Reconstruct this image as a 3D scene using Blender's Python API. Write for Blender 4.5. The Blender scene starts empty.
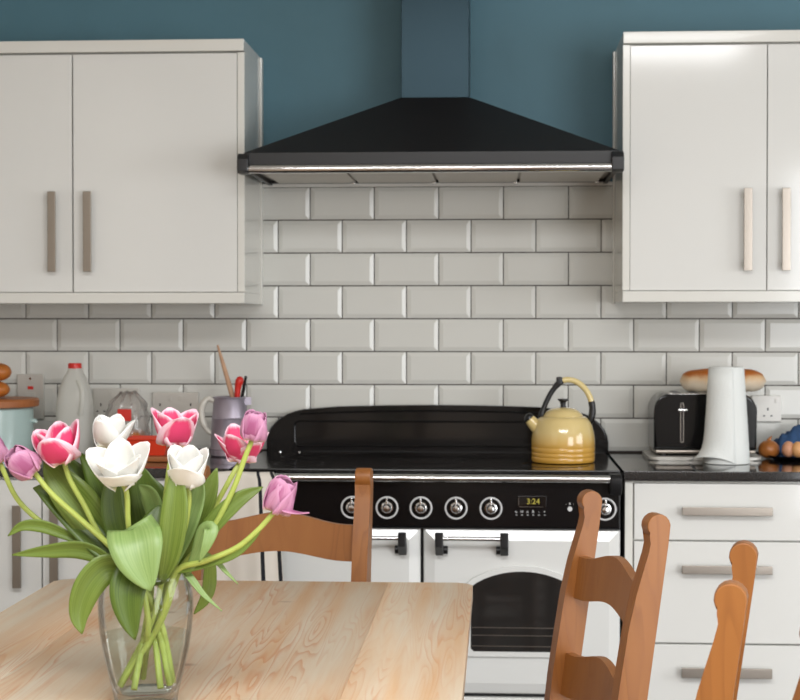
import bpy, bmesh, math, random
from mathutils import Vector, Matrix, Quaternion
random.seed(7)
PI = math.pi
scn = bpy.context.scene
COL = scn.collection

# ------------------------------------------------------------------ camera
F, YAW, PIT = 1592.4, .06125, -.0181
CX, CY, CZ = .1776, -4.9301, 1.3139
cd = bpy.data.cameras.new('camera'); cam = bpy.data.objects.new('camera', cd); COL.objects.link(cam)
cam.location = (CX, CY, CZ); cam.rotation_euler = (PI/2 + PIT, 0, YAW)
cd.sensor_width = 36; cd.lens = F/800*36; cd.clip_start = .05; cd.clip_end = 100
cd.dof.use_dof = True; cd.dof.focus_distance = 2.75; cd.dof.aperture_fstop = 11
scn.camera = cam

# ------------------------------------------------------------------ world, lights, exposure
w = bpy.data.worlds.new('sky'); scn.world = w; w.use_nodes = True
w.node_tree.nodes['Background'].inputs[0].default_value = (.78, .87, 1, 1)
w.node_tree.nodes['Background'].inputs[1].default_value = 1.0
def area(name, loc, rot, sx, sy, power, col):
    l = bpy.data.lights.new(name, 'AREA'); l.shape = 'RECTANGLE'; l.size = sx; l.size_y = sy
    l.energy = power; l.color = col
    o = bpy.data.objects.new(name, l); COL.objects.link(o); o.location = loc; o.rotation_euler = rot
    return o
# daylight through the glazed doors behind the camera, and through the side window
area('daylight_doors', (3.25, -6.22, 1.2), (PI/2, 0, 0), 2.4, 2.2, 88, (.992, .993, 1))
area('daylight_window', (4.52, -3.0, 1.55), (PI/2, 0, PI/2), 2.5, 1.2, 42, (.992, .993, 1))
area('fill_overhead', (.3, -4.6, 2.86), (0, 0, 0), 2.5, 1.2, 114, (.992, .993, 1))  # added overhead fill that brightens table, tulips and cabinet fronts; no known source
scn.view_settings.view_transform = 'Standard'; scn.view_settings.look = 'None'
scn.view_settings.gamma = 1; scn.view_settings.use_curve_mapping = False
scn.view_settings.exposure = 0.42

# ------------------------------------------------------------------ pixel -> place helpers
def ray(px, py):
    x = (px-400)/F; y = -(py-350)/F
    cp, sp = math.cos(PIT), math.sin(PIT); fw = cp - sp*y; u = sp + cp*y
    c, s = math.cos(YAW), math.sin(YAW)
    return Vector((c*x - s*fw, s*x + c*fw, u))
def aty(px, py, Y):
    d = ray(px, py); t = (Y-CY)/d.y; return Vector((CX, CY, CZ)) + d*t
def atz(px, py, Z):
    d = ray(px, py); t = (Z-CZ)/d.z; return Vector((CX, CY, CZ)) + d*t

# ------------------------------------------------------------------ materials
def lin(c):
    return tuple(((v/255)/12.92 if v/255 <= .04045 else ((v/255+.055)/1.055)**2.4) for v in c) + (1,)
def newmat(name):
    m = bpy.data.materials.new(name); m.use_nodes = True
    nt = m.node_tree; return m, nt, nt.nodes, nt.links, nt.nodes['Principled BSDF']
def mat(name, col, rough=.5, metal=0, coat=0, bump=0, bscale=200, var=0, vscale=8, spec=.5, sheen=0):
    m, nt, N, L, b = newmat(name)
    b.inputs['Base Color'].default_value = lin(col); b.inputs['Roughness'].default_value = rough
    b.inputs['Metallic'].default_value = metal; b.inputs['Coat Weight'].default_value = coat
    b.inputs['Coat Roughness'].default_value = .04; b.inputs['Specular IOR Level'].default_value = spec
    b.inputs['Sheen Weight'].default_value = sheen
    tc = N.new('ShaderNodeTexCoord')
    if var:
        n = N.new('ShaderNodeTexNoise'); n.inputs['Scale'].default_value = vscale; n.inputs['Detail'].default_value = 4
        L.new(tc.outputs['Object'], n.inputs['Vector'])
        h = N.new('ShaderNodeHueSaturation'); h.inputs['Color'].default_value = lin(col)
        mr = N.new('ShaderNodeMapRange'); mr.inputs[3].default_value = 1-var; mr.inputs[4].default_value = 1+var
        mr.inputs[1].default_value = .25; mr.inputs[2].default_value = .75
        L.new(n.outputs['Fac'], mr.inputs[0]); L.new(mr.outputs[0], h.inputs['Value']); L.new(h.outputs[0], b.inputs['Base Color'])
    if bump:
        n = N.new('ShaderNodeTexNoise'); n.inputs['Scale'].default_value = bscale; n.inputs['Detail'].default_value = 3
        L.new(tc.outputs['Object'], n.inputs['Vector'])
        bp = N.new('ShaderNodeBump'); bp.inputs['Strength'].default_value = bump; bp.inputs['Distance'].default_value = .002
        L.new(n.outputs['Fac'], bp.inputs['Height']); L.new(bp.outputs[0], b.inputs['Normal'])
    return m
def emit(name, col, s):
    m, nt, N, L, b = newmat(name)
    b.inputs['Base Color'].default_value = (0, 0, 0, 1)
    b.inputs['Emission Color'].default_value = lin(col); b.inputs['Emission Strength'].default_value = s
    return m
def ramp(N, pts):
    r = N.new('ShaderNodeValToRGB'); e = r.color_ramp.elements
    while len(e) < len(pts): e.new(.5)
    for i, (p, c) in enumerate(pts): e[i].position = p; e[i].color = c
    return r
def clear(name, tint=(255, 255, 255), refl=.08, rough=.02, alpha=.0, body=(255, 255, 255)):
    """clear thin-walled glass / plastic: transparent with a Fresnel sheen (and a share of milky body)"""
    m, nt, N, L, b = newmat(name); N.remove(b)
    out = N['Material Output']
    t = N.new('ShaderNodeBsdfTransparent'); t.inputs[0].default_value = lin(tint)
    g = N.new('ShaderNodeBsdfGlossy'); g.inputs['Roughness'].default_value = rough
    lw = N.new('ShaderNodeLayerWeight'); lw.inputs['Blend'].default_value = refl+.06
    mu = N.new('ShaderNodeMath'); mu.operation = 'MULTIPLY_ADD'; mu.inputs[1].default_value = .6; mu.inputs[2].default_value = refl*.3
    L.new(lw.outputs['Fresnel'], mu.inputs[0])
    mx = N.new('ShaderNodeMixShader'); L.new(mu.outputs[0], mx.inputs[0])
    src = t
    if alpha:
        d = N.new('ShaderNodeBsdfDiffuse'); d.inputs[0].default_value = lin(body)
        tl = N.new('ShaderNodeBsdfTranslucent'); tl.inputs[0].default_value = lin(body)
        a1 = N.new('ShaderNodeMixShader'); a1.inputs[0].default_value = .5
        L.new(d.outputs[0], a1.inputs[1]); L.new(tl.outputs[0], a1.inputs[2])
        a2 = N.new('ShaderNodeMixShader'); a2.inputs[0].default_value = alpha
        L.new(t.outputs[0], a2.inputs[1]); L.new(a1.outputs[0], a2.inputs[2]); src = a2
    L.new(src.outputs[0], mx.inputs[1]); L.new(g.outputs[0], mx.inputs[2]); L.new(mx.outputs[0], out.inputs[0])
    return m
def wood(name, base, mid, line, stretch=(9, .9, 9), bands=9, rough=.5, spots=True, strength=1.0, coat=0):
    """pine: contour lines of a stretched noise make the flame grain"""
    m, nt, N, L, b = newmat(name)
    tc = N.new('ShaderNodeTexCoord'); oi = N.new('ShaderNodeObjectInfo')
    sc = N.new('ShaderNodeVectorMath'); sc.operation = 'MULTIPLY'; sc.inputs[1].default_value = stretch
    L.new(tc.outputs['Object'], sc.inputs[0])
    mo = N.new('ShaderNodeMath'); mo.operation = 'MULTIPLY'; mo.inputs[1].default_value = 37
    L.new(oi.outputs['Random'], mo.inputs[0])
    ad = N.new('ShaderNodeVectorMath'); ad.operation = 'ADD'; L.new(sc.outputs[0], ad.inputs[0]); L.new(mo.outputs[0], ad.inputs[1])
    n = N.new('ShaderNodeTexNoise'); n.inputs['Scale'].default_value = 1; n.inputs['Detail'].default_value = 1.5; n.inputs['Roughness'].default_value = .35
    L.new(ad.outputs[0], n.inputs['Vector'])
    mb = N.new('ShaderNodeMath'); mb.operation = 'MULTIPLY'; mb.inputs[1].default_value = bands; L.new(n.outputs['Fac'], mb.inputs[0])
    fr = N.new('ShaderNodeMath'); fr.operation = 'FRACT'; L.new(mb.outputs[0], fr.inputs[0])
    r1 = ramp(N, [(0, (0, 0, 0, 1)), (.5, (.1, .1, .1, 1)), (.88, (1, 1, 1, 1)), (.98, (0, 0, 0, 1))]); L.new(fr.outputs[0], r1.inputs[0])
    # where the flame grain shows
    n2 = N.new('ShaderNodeTexNoise'); n2.inputs['Scale'].default_value = .55; n2.inputs['Detail'].default_value = 3; L.new(sc.outputs[0], n2.inputs['Vector'])
    r2 = ramp(N, [(.42, (.12, .12, .12, 1)), (.62, (1, 1, 1, 1))]); L.new(n2.outputs['Fac'], r2.inputs[0])
    mm = N.new('ShaderNodeMath'); mm.operation = 'MULTIPLY'; L.new(r1.outputs[0], mm.inputs[0]); L.new(r2.outputs[0], mm.inputs[1])
    ms = N.new('ShaderNodeMath'); ms.operation = 'MULTIPLY'; ms.inputs[1].default_value = strength; L.new(mm.outputs[0], ms.inputs[0])
    c1 = N.new('ShaderNodeMixRGB'); c1.inputs[1].default_value = lin(base); c1.inputs[2].default_value = lin(mid)
    n3 = N.new('ShaderNodeTexNoise'); n3.inputs['Scale'].default_value = .8; n3.inputs['Detail'].default_value = 5; L.new(sc.outputs[0], n3.inputs['Vector'])
    r3 = ramp(N, [(.36, (0, 0, 0, 1)), (.68, (1, 1, 1, 1))]); L.new(n3.outputs['Fac'], r3.inputs[0]); L.new(r3.outputs[0], c1.inputs[0])
    c2 = N.new('ShaderNodeMixRGB'); c2.inputs[2].default_value = lin(line); L.new(c1.outputs[0], c2.inputs[1]); L.new(ms.outputs[0], c2.inputs[0])
    last = c2
    if spots:
        s2 = N.new('ShaderNodeVectorMath'); s2.operation = 'MULTIPLY'; s2.inputs[1].default_value = (3.4, 6, 3.4)
        L.new(tc.outputs['Object'], s2.inputs[0])
        v = N.new('ShaderNodeTexVoronoi'); v.inputs['Scale'].default_value = 1.0; L.new(s2.outputs[0], v.inputs['Vector'])
        r4 = ramp(N, [(.03, (1, 1, 1, 1)), (.085, (0, 0, 0, 1))]); L.new(v.outputs['Distance'], r4.inputs[0])
        mk = N.new('ShaderNodeMath'); mk.operation = 'MULTIPLY'; mk.inputs[1].default_value = .6; L.new(r4.outputs[0], mk.inputs[0])
        c3 = N.new('ShaderNodeMixRGB'); c3.inputs[2].default_value = lin((134, 96, 76)); L.new(last.outputs[0], c3.inputs[1]); L.new(mk.outputs[0], c3.inputs[0]); last = c3
    L.new(last.outputs[0], b.inputs['Base Color'])
    b.inputs['Roughness'].default_value = rough; b.inputs['Coat Weight'].default_value = coat; b.inputs['Coat Roughness'].default_value = .25
    bp = N.new('ShaderNodeBump'); bp.inputs['Strength'].default_value = .12; bp.inputs['Distance'].default_value = .001
    L.new(mm.outputs[0], bp.inputs['Height']); L.new(bp.outputs[0], b.inputs['Normal'])
    return m

MT = {}
MT['teal'] = mat('teal_paint', (76, 116, 130), .55, bump=.05, bscale=300, var=.03)
MT['room'] = mat('pale_wall_paint', (164, 155, 146), .7, bump=.05, bscale=300)
MT['room_pale'] = mat('pale_wall_paint', (206, 198, 187), .7, bump=.05, bscale=300)
MT['ceiling'] = mat('ceiling_paint', (226, 224, 218), .8)
MT['floor'] = mat('slate_floor', (92, 84, 78), .35, var=.15, vscale=3)
MT['tile'] = mat('glazed_tile', (209, 209, 203), .2, bump=.025, bscale=14)
MT['grout'] = mat('grout', (64, 57, 52), .9, bump=.2, bscale=400)
MT['gloss'] = mat('white_gloss_door', (221, 221, 217), .09)
MT['carcass'] = mat('white_cabinet_board', (219, 218, 211), .18, coat=.2)
MT['steel'] = mat('brushed_steel', (152, 144, 135), .33, metal=1, bump=.05, bscale=500)
MT['chrome'] = mat('chrome', (228, 228, 228), .1, metal=1)
MT['worktop'] = mat('black_granite', (36, 34, 34), .09, var=.35, vscale=180, coat=.3)
MT['black'] = mat('black_enamel', (11, 11, 13), .12, spec=.4)
MT['satin'] = mat('satin_black', (20, 20, 22), .38)
MT['panel'] = mat('control_panel_black', (14, 12, 13), .2, spec=.25)
MT['enamel'] = mat('white_enamel', (219, 220, 217), .12, coat=.4)
MT['chimney'] = mat('dark_steel_flue', (34, 52, 60), .3, metal=.75)
MT['filter'] = mat('aluminium_filter', (205, 200, 192), .5, metal=.3, bump=.4, bscale=260)
MT['ovenglass'] = mat('oven_glass', (38, 37, 36), .06, coat=.3)
MT['rack'] = mat('oven_rack', (120, 112, 104), .35, metal=.8)
MT['plate'] = mat('satin_plate', (200, 197, 190), .4, metal=.35)
MT['mark'] = mat('white_print', (205, 205, 205), .6)
MT['display'] = mat('display_glass', (16, 13, 12), .12)
MT['digits'] = emit('amber_digits', (206, 190, 70), .55)
MT['table'] = wood('scrubbed_pine', (210, 195, 172), (206, 168, 128), (194, 122, 68), (30, 1.6, 30), 15, .5, True, .62)
MT['pine'] = wood('lacquered_pine', (148, 94, 44), (136, 82, 36), (114, 65, 27), (22, 22, 2.2), 7, .42, False, .45, 0)
MT['lid_wood'] = wood('lid_wood', (170, 104, 56), (146, 84, 42), (112, 62, 30), (3, 18, 18), 8, .45, False, .7)
MT['spoon'] = mat('beech_spoon', (186, 148, 118), .6, var=.1, vscale=40)
MT['cream'] = mat('yellow_enamel', (214, 186, 122), .13, coat=.5)
MT['white_plastic'] = mat('white_plastic', (222, 220, 214), .3)
MT['red'] = mat('red_plastic', (206, 42, 34), .35)
MT['redtin'] = mat('red_enamel', (214, 62, 36), .28, coat=.2)
MT['paper'] = mat('paper_towel', (226, 229, 226), .95, bump=.6, bscale=260)
MT['mint'] = mat('mint_enamel', (178, 200, 196), .2, coat=.3)
MT['crust'] = mat('bread_crust', (176, 104, 42), .45, var=.25, vscale=22, bump=.3, bscale=60)
MT['crumb'] = mat('bread_pale', (214, 188, 150), .6, var=.12, vscale=40)
MT['egg'] = mat('egg_shell', (208, 150, 116), .45, var=.05, vscale=60)
MT['egg2'] = mat('egg_shell_tan', (214, 158, 104), .45, var=.05, vscale=60)
MT['onion'] = mat('onion_skin', (170, 104, 48), .35, var=.3, vscale=30)
MT['blue'] = mat('blue_cloth', (44, 74, 112), .9, var=.35, vscale=40, bump=.5, bscale=200)
MT['zinc'] = mat('zinc_jug', (168, 160, 172), .4, metal=.55, var=.1, vscale=14)
MT['jughandle'] = mat('cream_handle', (206, 202, 192), .4)
MT['glass'] = clear('clear_glass', (250, 252, 252), .05)
MT['water'] = clear('water', (247, 250, 247), .06)
MT['pane'] = clear('window_pane', (250, 252, 252), .04)
MT['wrap'] = clear('plastic_wrap', (250, 250, 250), .16, .12, .3, (228, 224, 218))
MT['milk'] = clear('milk_plastic', (236, 238, 236), .06, .3, .9, (240, 240, 234))
MT['frame'] = mat('white_frame', (222, 222, 220), .4)

def kettle_mat():
    m, nt, N, L, b = newmat('kettle_enamel')
    tc = N.new('ShaderNodeTexCoord'); s = N.new('ShaderNodeSeparateXYZ'); L.new(tc.outputs['Object'], s.inputs[0])
    r = ramp(N, [(0, lin((202, 152, 62))), (.045, lin((206, 160, 76))), (.085, lin((214, 190, 128))), (.2, lin((218, 198, 140)))])
    L.new(s.outputs['Z'], r.inputs[0]); L.new(r.outputs[0], b.inputs['Base Color'])
    b.inputs['Roughness'].default_value = .14; b.inputs['Coat Weight'].default_value = .5
    return m
MT['kettle'] = kettle_mat()
def bread_mat():
    m, nt, N, L, b = newmat('baguette_crust')
    tc = N.new('ShaderNodeTexCoord'); s = N.new('ShaderNodeSeparateXYZ'); L.new(tc.outputs['Object'], s.inputs[0])
    n = N.new('ShaderNodeTexNoise'); n.inputs['Scale'].default_value = 30; L.new(tc.outputs['Object'], n.inputs['Vector'])
    a = N.new('ShaderNodeMath'); a.operation = 'MULTIPLY_ADD'; a.inputs[1].default_value = .03; L.new(n.outputs['Fac'], a.inputs[0]); L.new(s.outputs['Z'], a.inputs[2])
    r = ramp(N, [(.035, lin((214, 200, 178))), (.056, lin((206, 170, 126))), (.068, lin((172, 96, 34)))])
    L.new(a.outputs[0], r.inputs[0]); L.new(r.outputs[0], b.inputs['Base Color']); b.inputs['Roughness'].default_value = .5
    return m
MT['baguette'] = bread_mat()
def towel_mat():
    m, nt, N, L, b = newmat('tea_towel_cotton')
    uv = N.new('ShaderNodeUVMap'); s = N.new('ShaderNodeSeparateXYZ'); L.new(uv.outputs[0], s.inputs[0])
    def band(sock, a, bb):
        g = N.new('ShaderNodeMath'); g.operation = 'GREATER_THAN'; g.inputs[1].default_value = a; L.new(sock, g.inputs[0])
        l = N.new('ShaderNodeMath'); l.operation = 'LESS_THAN'; l.inputs[1].default_value = bb; L.new(sock, l.inputs[0])
        k = N.new('ShaderNodeMath'); k.operation = 'MULTIPLY'; L.new(g.outputs[0], k.inputs[0]); L.new(l.outputs[0], k.inputs[1]); return k
    k1 = band(s.outputs['X'], .935, .995); k2 = band(s.outputs['X'], .70, .755)
    k3 = band(s.outputs['Y'], .90, .93)
    a = N.new('ShaderNodeMath'); a.operation = 'MAXIMUM'; L.new(k1.outputs[0], a.inputs[0]); L.new(k2.outputs[0], a.inputs[1])
    a2 = N.new('ShaderNodeMath'); a2.operation = 'MAXIMUM'; L.new(a.outputs[0], a2.inputs[0]); L.new(k3.outputs[0], a2.inputs[1])
    c = N.new('ShaderNodeMixRGB'); c.inputs[1].default_value = lin((218, 211, 200)); c.inputs[2].default_value = lin((30, 31, 36))
    L.new(a2.outputs[0], c.inputs[0]); L.new(c.outputs[0], b.inputs['Base Color']); b.inputs['Roughness'].default_value = .95
    return m
MT['towel'] = towel_mat()
def petal_mat(name, centre, edge, base, e0=.55, tr=.3):
    m, nt, N, L, b = newmat(name)
    uv = N.new('ShaderNodeUVMap'); s = N.new('ShaderNodeSeparateXYZ'); L.new(uv.outputs[0], s.inputs[0])
    v = N.new('ShaderNodeMath'); v.operation = 'MULTIPLY_ADD'; v.inputs[1].default_value = 2; v.inputs[2].default_value = -1; L.new(s.outputs['X'], v.inputs[0])
    av = N.new('ShaderNodeMath'); av.operation = 'ABSOLUTE'; L.new(v.outputs[0], av.inputs[0])
    pu = N.new('ShaderNodeMath'); pu.operation = 'POWER'; pu.inputs[1].default_value = 5; L.new(s.outputs['Y'], pu.inputs[0])
    mx = N.new('ShaderNodeMath'); mx.operation = 'MAXIMUM'; L.new(av.outputs[0], mx.inputs[0]); L.new(pu.outputs[0], mx.inputs[1])
    sc = N.new('ShaderNodeVectorMath'); sc.operation = 'MULTIPLY'; sc.inputs[1].default_value = (38, 3, 1); L.new(uv.outputs[0], sc.inputs[0])
    n = N.new('ShaderNodeTexNoise'); n.inputs['Scale'].default_value = 1; n.inputs['Detail'].default_value = 2; L.new(sc.outputs[0], n.inputs['Vector'])
    ad = N.new('ShaderNodeMath'); ad.operation = 'MULTIPLY_ADD'; ad.inputs[1].default_value = .5; L.new(n.outputs['Fac'], ad.inputs[0]); L.new(mx.outputs[0], ad.inputs[2])
    r = ramp(N, [(e0+.12, lin(centre)), (min(1, e0+.6), lin(edge))]); L.new(ad.outputs[0], r.inputs[0])
    rb = ramp(N, [(.04, (1, 1, 1, 1)), (.22, (0, 0, 0, 1))]); L.new(s.outputs['Y'], rb.inputs[0])
    c = N.new('ShaderNodeMixRGB'); c.inputs[2].default_value = lin(base); L.new(r.outputs[0], c.inputs[1]); L.new(rb.outputs[0], c.inputs[0])
    L.new(c.outputs[0], b.inputs['Base Color']); b.inputs['Roughness'].default_value = .5
    t = N.new('ShaderNodeBsdfTranslucent'); L.new(c.outputs[0], t.inputs[0])
    mix = N.new('ShaderNodeMixShader'); mix.inputs[0].default_value = tr
    L.new(b.outputs[0], mix.inputs[1]); L.new(t.outputs[0], mix.inputs[2]); L.new(mix.outputs[0], N['Material Output'].inputs[0])
    bp = N.new('ShaderNodeBump'); bp.inputs['Strength'].default_value = .25; bp.inputs['Distance'].default_value = .001
    L.new(n.outputs['Fac'], bp.inputs['Height']); L.new(bp.outputs[0], b.inputs['Normal'])
    return m
MT['pink'] = petal_mat('pink_petal', (232, 74, 124), (250, 216, 228), (240, 226, 190), .62)
MT['mauve'] = petal_mat('mauve_petal', (176, 96, 140), (212, 154, 186), (226, 206, 180), .3)
MT['whitep'] = petal_mat('white_petal', (240, 239, 234), (246, 246, 242), (226, 224, 170), .5)
def leaf_mat(name, c1, c2):
    m, nt, N, L, b = newmat(name)
    uv = N.new('ShaderNodeUVMap'); sc = N.new('ShaderNodeVectorMath'); sc.operation = 'MULTIPLY'; sc.inputs[1].default_value = (26, 1.2, 1); L.new(uv.outputs[0], sc.inputs[0])
    n = N.new('ShaderNodeTexNoise'); n.inputs['Scale'].default_value = 1; n.inputs['Detail'].default_value = 3; L.new(sc.outputs[0], n.inputs['Vector'])
    r = ramp(N, [(.35, lin(c1)), (.7, lin(c2))]); L.new(n.outputs['Fac'], r.inputs[0])
    L.new(r.outputs[0], b.inputs['Base Color']); b.inputs['Roughness'].default_value = .42
    t = N.new('ShaderNodeBsdfTranslucent'); hs = N.new('ShaderNodeHueSaturation'); hs.inputs['Value'].default_value = 1.25; L.new(r.outputs[0], hs.inputs['Color']); L.new(hs.outputs[0], t.inputs[0])
    mix = N.new('ShaderNodeMixShader'); mix.inputs[0].default_value = .22
    L.new(b.outputs[0], mix.inputs[1]); L.new(t.outputs[0], mix.inputs[2]); L.new(mix.outputs[0], N['Material Output'].inputs[0])
    bp = N.new('ShaderNodeBump'); bp.inputs['Strength'].default_value = .2; bp.inputs['Distance'].default_value = .001
    L.new(n.outputs['Fac'], bp.inputs['Height']); L.new(bp.outputs[0], b.inputs['Normal'])
    return m
MT['leaf'] = leaf_mat('tulip_leaf', (92, 114, 38), (122, 142, 60))
MT['leaf_dark'] = leaf_mat('tulip_leaf_dark', (68, 92, 26), (94, 116, 40))
MT['leaf_pale'] = leaf_mat('tulip_leaf_pale', (118, 146, 80), (142, 166, 100))
MT['stem'] = mat('tulip_stem', (158, 172, 82), .45, var=.1, vscale=60)

# ------------------------------------------------------------------ mesh helpers
OFF = {}
def link(o, parent=None):
    COL.objects.link(o)
    if parent is not None: o.parent = parent
    return o
def off(o): return OFF.get(o.name, Vector((0, 0, 0)))
def thing(name, label, cat, loc=(0, 0, 0), group=None):
    o = bpy.data.objects.new(name, None); link(o); o.location = loc; o.empty_display_size = .05
    OFF[o.name] = Vector(loc); o['label'] = label; o['category'] = cat
    if group: o['group'] = group
    return o
def finish(me, smooth=35):
    if smooth:
        me.shade_smooth(); me.set_sharp_from_angle(angle=math.radians(smooth))
class B:
    """thin wrapper over a bmesh"""
    def __init__(s): s.bm = bmesh.new(); s.k = {}; s.wn = False
    verts = property(lambda s: s.bm.verts); faces = property(lambda s: s.bm.faces)
    def get(s, k): return s.k.get(k)
    def box(s, x0, x1, y0, y1, z0, z1, bev=0, seg=2):
        r = bmesh.ops.create_cube(s.bm, size=1); vs = r['verts']
        for v in vs:
            v.co = Vector(((x0+x1)/2 + v.co.x*(x1-x0), (y0+y1)/2 + v.co.y*(y1-y0), (z0+z1)/2 + v.co.z*(z1-z0)))
        if bev:
            s.wn = True
            es = list({e for v in vs for e in v.link_edges})
            bmesh.ops.bevel(s.bm, geom=es, offset=bev, segments=seg, affect='EDGES', profile=.5)
        return s
    def prism(s, pts, axis, a, b, bev=0, seg=2):
        """closed outline pts (2-D) swept along axis from a to b; outline coords are the two other axes in xyz order"""
        def P(p, t):
            return Vector((t, p[0], p[1])) if axis == 'x' else Vector((p[0], t, p[1])) if axis == 'y' else Vector((p[0], p[1], t))
        A = [s.bm.verts.new(P(p, a)) for p in pts]; C = [s.bm.verts.new(P(p, b)) for p in pts]
        n = len(pts); f1 = s.bm.faces.new(A); f2 = s.bm.faces.new(C[::-1])
        for i in range(n): s.bm.faces.new((A[i], C[i], C[(i+1) % n], A[(i+1) % n]))
        if bev:
            s.wn = True
            es = list(f1.edges)+list(f2.edges)
            bmesh.ops.bevel(s.bm, geom=es, offset=bev, segments=seg, affect='EDGES', profile=.5)
        return s
    def lathe(s, prof, c, seg=32, sx=1, sy=1, power=2):
        rings = []
        for r, z in prof:
            ring = []
            for i in range(seg):
                a = 2*PI*i/seg; ca, sa = math.cos(a), math.sin(a)
                if power != 2:
                    k = (abs(ca)**power + abs(sa)**power)**(-1/power); ca *= k; sa *= k
                ring.append(s.bm.verts.new((c[0]+r*ca*sx, c[1]+r*sa*sy, c[2]+z)))
            rings.append(ring)
        for a, b in zip(rings, rings[1:]):
            for i in range(seg): s.bm.faces.new((a[i], a[(i+1) % seg], b[(i+1) % seg], b[i]))
        if prof[0][0] > 0: s.bm.faces.new(rings[0][::-1])
        if prof[-1][0] > 0: s.bm.faces.new(rings[-1])
        return s
    def tube(s, pts, rad, seg=10, cap=True, flat=1):
        pts = [Vector(p) for p in pts]; n = len(pts)
        rr = rad if isinstance(rad, (list, tuple)) else [rad]*n
        rings = []; prev = None
        for i, p in enumerate(pts):
            t = (pts[min(i+1, n-1)] - pts[max(i-1, 0)]).normalized()
            if prev is None:
                ref = Vector((0, 0, 1)) if abs(t.z) < .9 else Vector((0, 1, 0)); u = t.cross(ref).normalized()
            else: u = (prev - t*prev.dot(t)).normalized()
            prev = u; v = t.cross(u)
            rings.append([s.bm.verts.new(p + u*(rr[i]*math.cos(2*PI*k/seg)) + v*(rr[i]*flat*math.sin(2*PI*k/seg))) for k in range(seg)])
        for a, b in zip(rings, rings[1:]):
            for k in range(seg): s.bm.faces.new((a[k], a[(k+1) % seg], b[(k+1) % seg], b[k]))
        if cap: s.bm.faces.new(rings[0][::-1]); s.bm.faces.new(rings[-1])
        return s
    def torus(s, c, R, r, axis='y', seg=36, ms=8, sx=1, sz=1):
        g = []
        for i in range(seg):
            a = 2*PI*i/seg; row = []
            for j in range(ms):
                b = 2*PI*j/ms; q = R + r*math.cos(b); h = r*math.sin(b)
                x, z = q*math.cos(a)*sx, q*math.sin(a)*sz
                row.append(s.bm.verts.new((c[0]+x, c[1]+h, c[2]+z) if axis == 'y' else (c[0]+x, c[1]+z, c[2]+h)))
            g.append(row)
        for i in range(seg):
            for j in range(ms):
                s.bm.faces.new((g[i][j], g[(i+1) % seg][j], g[(i+1) % seg][(j+1) % ms], g[i][(j+1) % ms]))
        return s
_recalc = bmesh.ops.recalc_face_normals
def obj(name, bm, m, parent=None, smooth=35, label=None):
    cs = [v.co for v in bm.verts]
    if parent is None:
        o0 = Vector(((min(c.x for c in cs)+max(c.x for c in cs))/2, (min(c.y for c in cs)+max(c.y for c in cs))/2, min(c.z for c in cs)))
    else: o0 = off(parent)
    _recalc(bm.bm, faces=bm.bm.faces[:])
    for v in bm.verts: v.co -= o0
    me = bpy.data.meshes.new(name); bm.bm.to_mesh(me); bm.bm.free()
    if m is not None: me.materials.append(m)
    finish(me, smooth)
    o = bpy.data.objects.new(name, me); link(o, parent)
    if parent is None: o.location = o0
    OFF[o.name] = o0
    if bm.wn and smooth: md = o.modifiers.new('normals', 'WEIGHTED_NORMAL'); md.keep_sharp = True
    if label: o['label'] = label
    return o
def tag(o, label, cat, group=None):
    o['label'] = label; o['category'] = cat
    if group: o['group'] = group
    return o
def struct(name, bm, m, label=None):
    o = obj(name, bm, m); o['kind'] = 'structure'
    if label: o['label'] = label
    return o
def child_copy(src, parent, loc, rot=(0, 0, 0)):
    c = src.copy(); COL.objects.link(c); c.parent = parent; c.location = Vector(loc) - off(parent); c.rotation_euler = rot
    return c
def dup(root, loc, rotz, label):
    def rec(o, p):
        c = o.copy(); COL.objects.link(c); c.parent = p
        for ch in list(o.children): rec(ch, c)
        return c
    r = rec(root, None); r.location = loc; r.rotation_euler = (0, 0, rotz); r['label'] = label
    return r
def rrect(x0, x1, z0, z1, r, n=5):
    pts = []
    for cx, cz, a0 in ((x1-r, z1-r, 0), (x0+r, z1-r, PI/2), (x0+r, z0+r, PI), (x1-r, z0+r, 1.5*PI)):
        for i in range(n+1):
            a = a0 + PI/2*i/n; pts.append((cx+r*math.cos(a), cz+r*math.sin(a)))
    return pts
def crom(P, n):
    P = [Vector(p) for p in P]; Q = [P[0]*2-P[1]] + P + [P[-1]*2-P[-2]]; out = []
    m = len(P)-1
    for k in range(n+1):
        t = k/n*m; i = min(int(t), m-1); f = t-i; a, b, c, d = Q[i:i+4]
        out.append(.5*((2*b) + (c-a)*f + (2*a-5*b+4*c-d)*f*f + (3*b-a-3*c+d)*f**3))
    return out

# ------------------------------------------------------------------ the room
XL, XR, YF, ZC = -1.903, 4.6, -6.3, 2.9
wall = struct('wall_back', B().box(XL, XR, 0, .1, 0, ZC), MT['teal'], 'dark teal painted kitchen wall with a white tiled splashback')
struct('floor', B().box(XL-.1, XR+.1, YF-.1, .1, -.1, 0), MT['floor'])
b = B(); b.box(XL-.1, XR+.1, YF-.1, -5.25, ZC, ZC+.1); b.box(XL-.1, XR+.1, -3.95, .1, ZC, ZC+.1); b.box(XL-.1, -1.0, -5.25, -3.95, ZC, ZC+.1); b.box(1.6, XR+.1, -5.25, -3.95, ZC, ZC+.1)  # gap in the ceiling left for the added rooflight
struct('ceiling', b, MT['ceiling'])
struct('wall_left', B().box(XL-.1, XL, YF, 0, 0, ZC), MT['room_pale'])
def wall_y(y0, y1, x0, x1, holes):      # wall in the XZ plane with holes (x0,x1,z0,z1) sorted by x
    b = B(); x = x0
    for a, c, z0, z1 in holes:
        b.box(x, a, y0, y1, 0, ZC)
        if z0 > 0: b.box(a, c, y0, y1, 0, z0)
        b.box(a, c, y0, y1, z1, ZC); x = c
    b.box(x, x1, y0, y1, 0, ZC); return b
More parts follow.
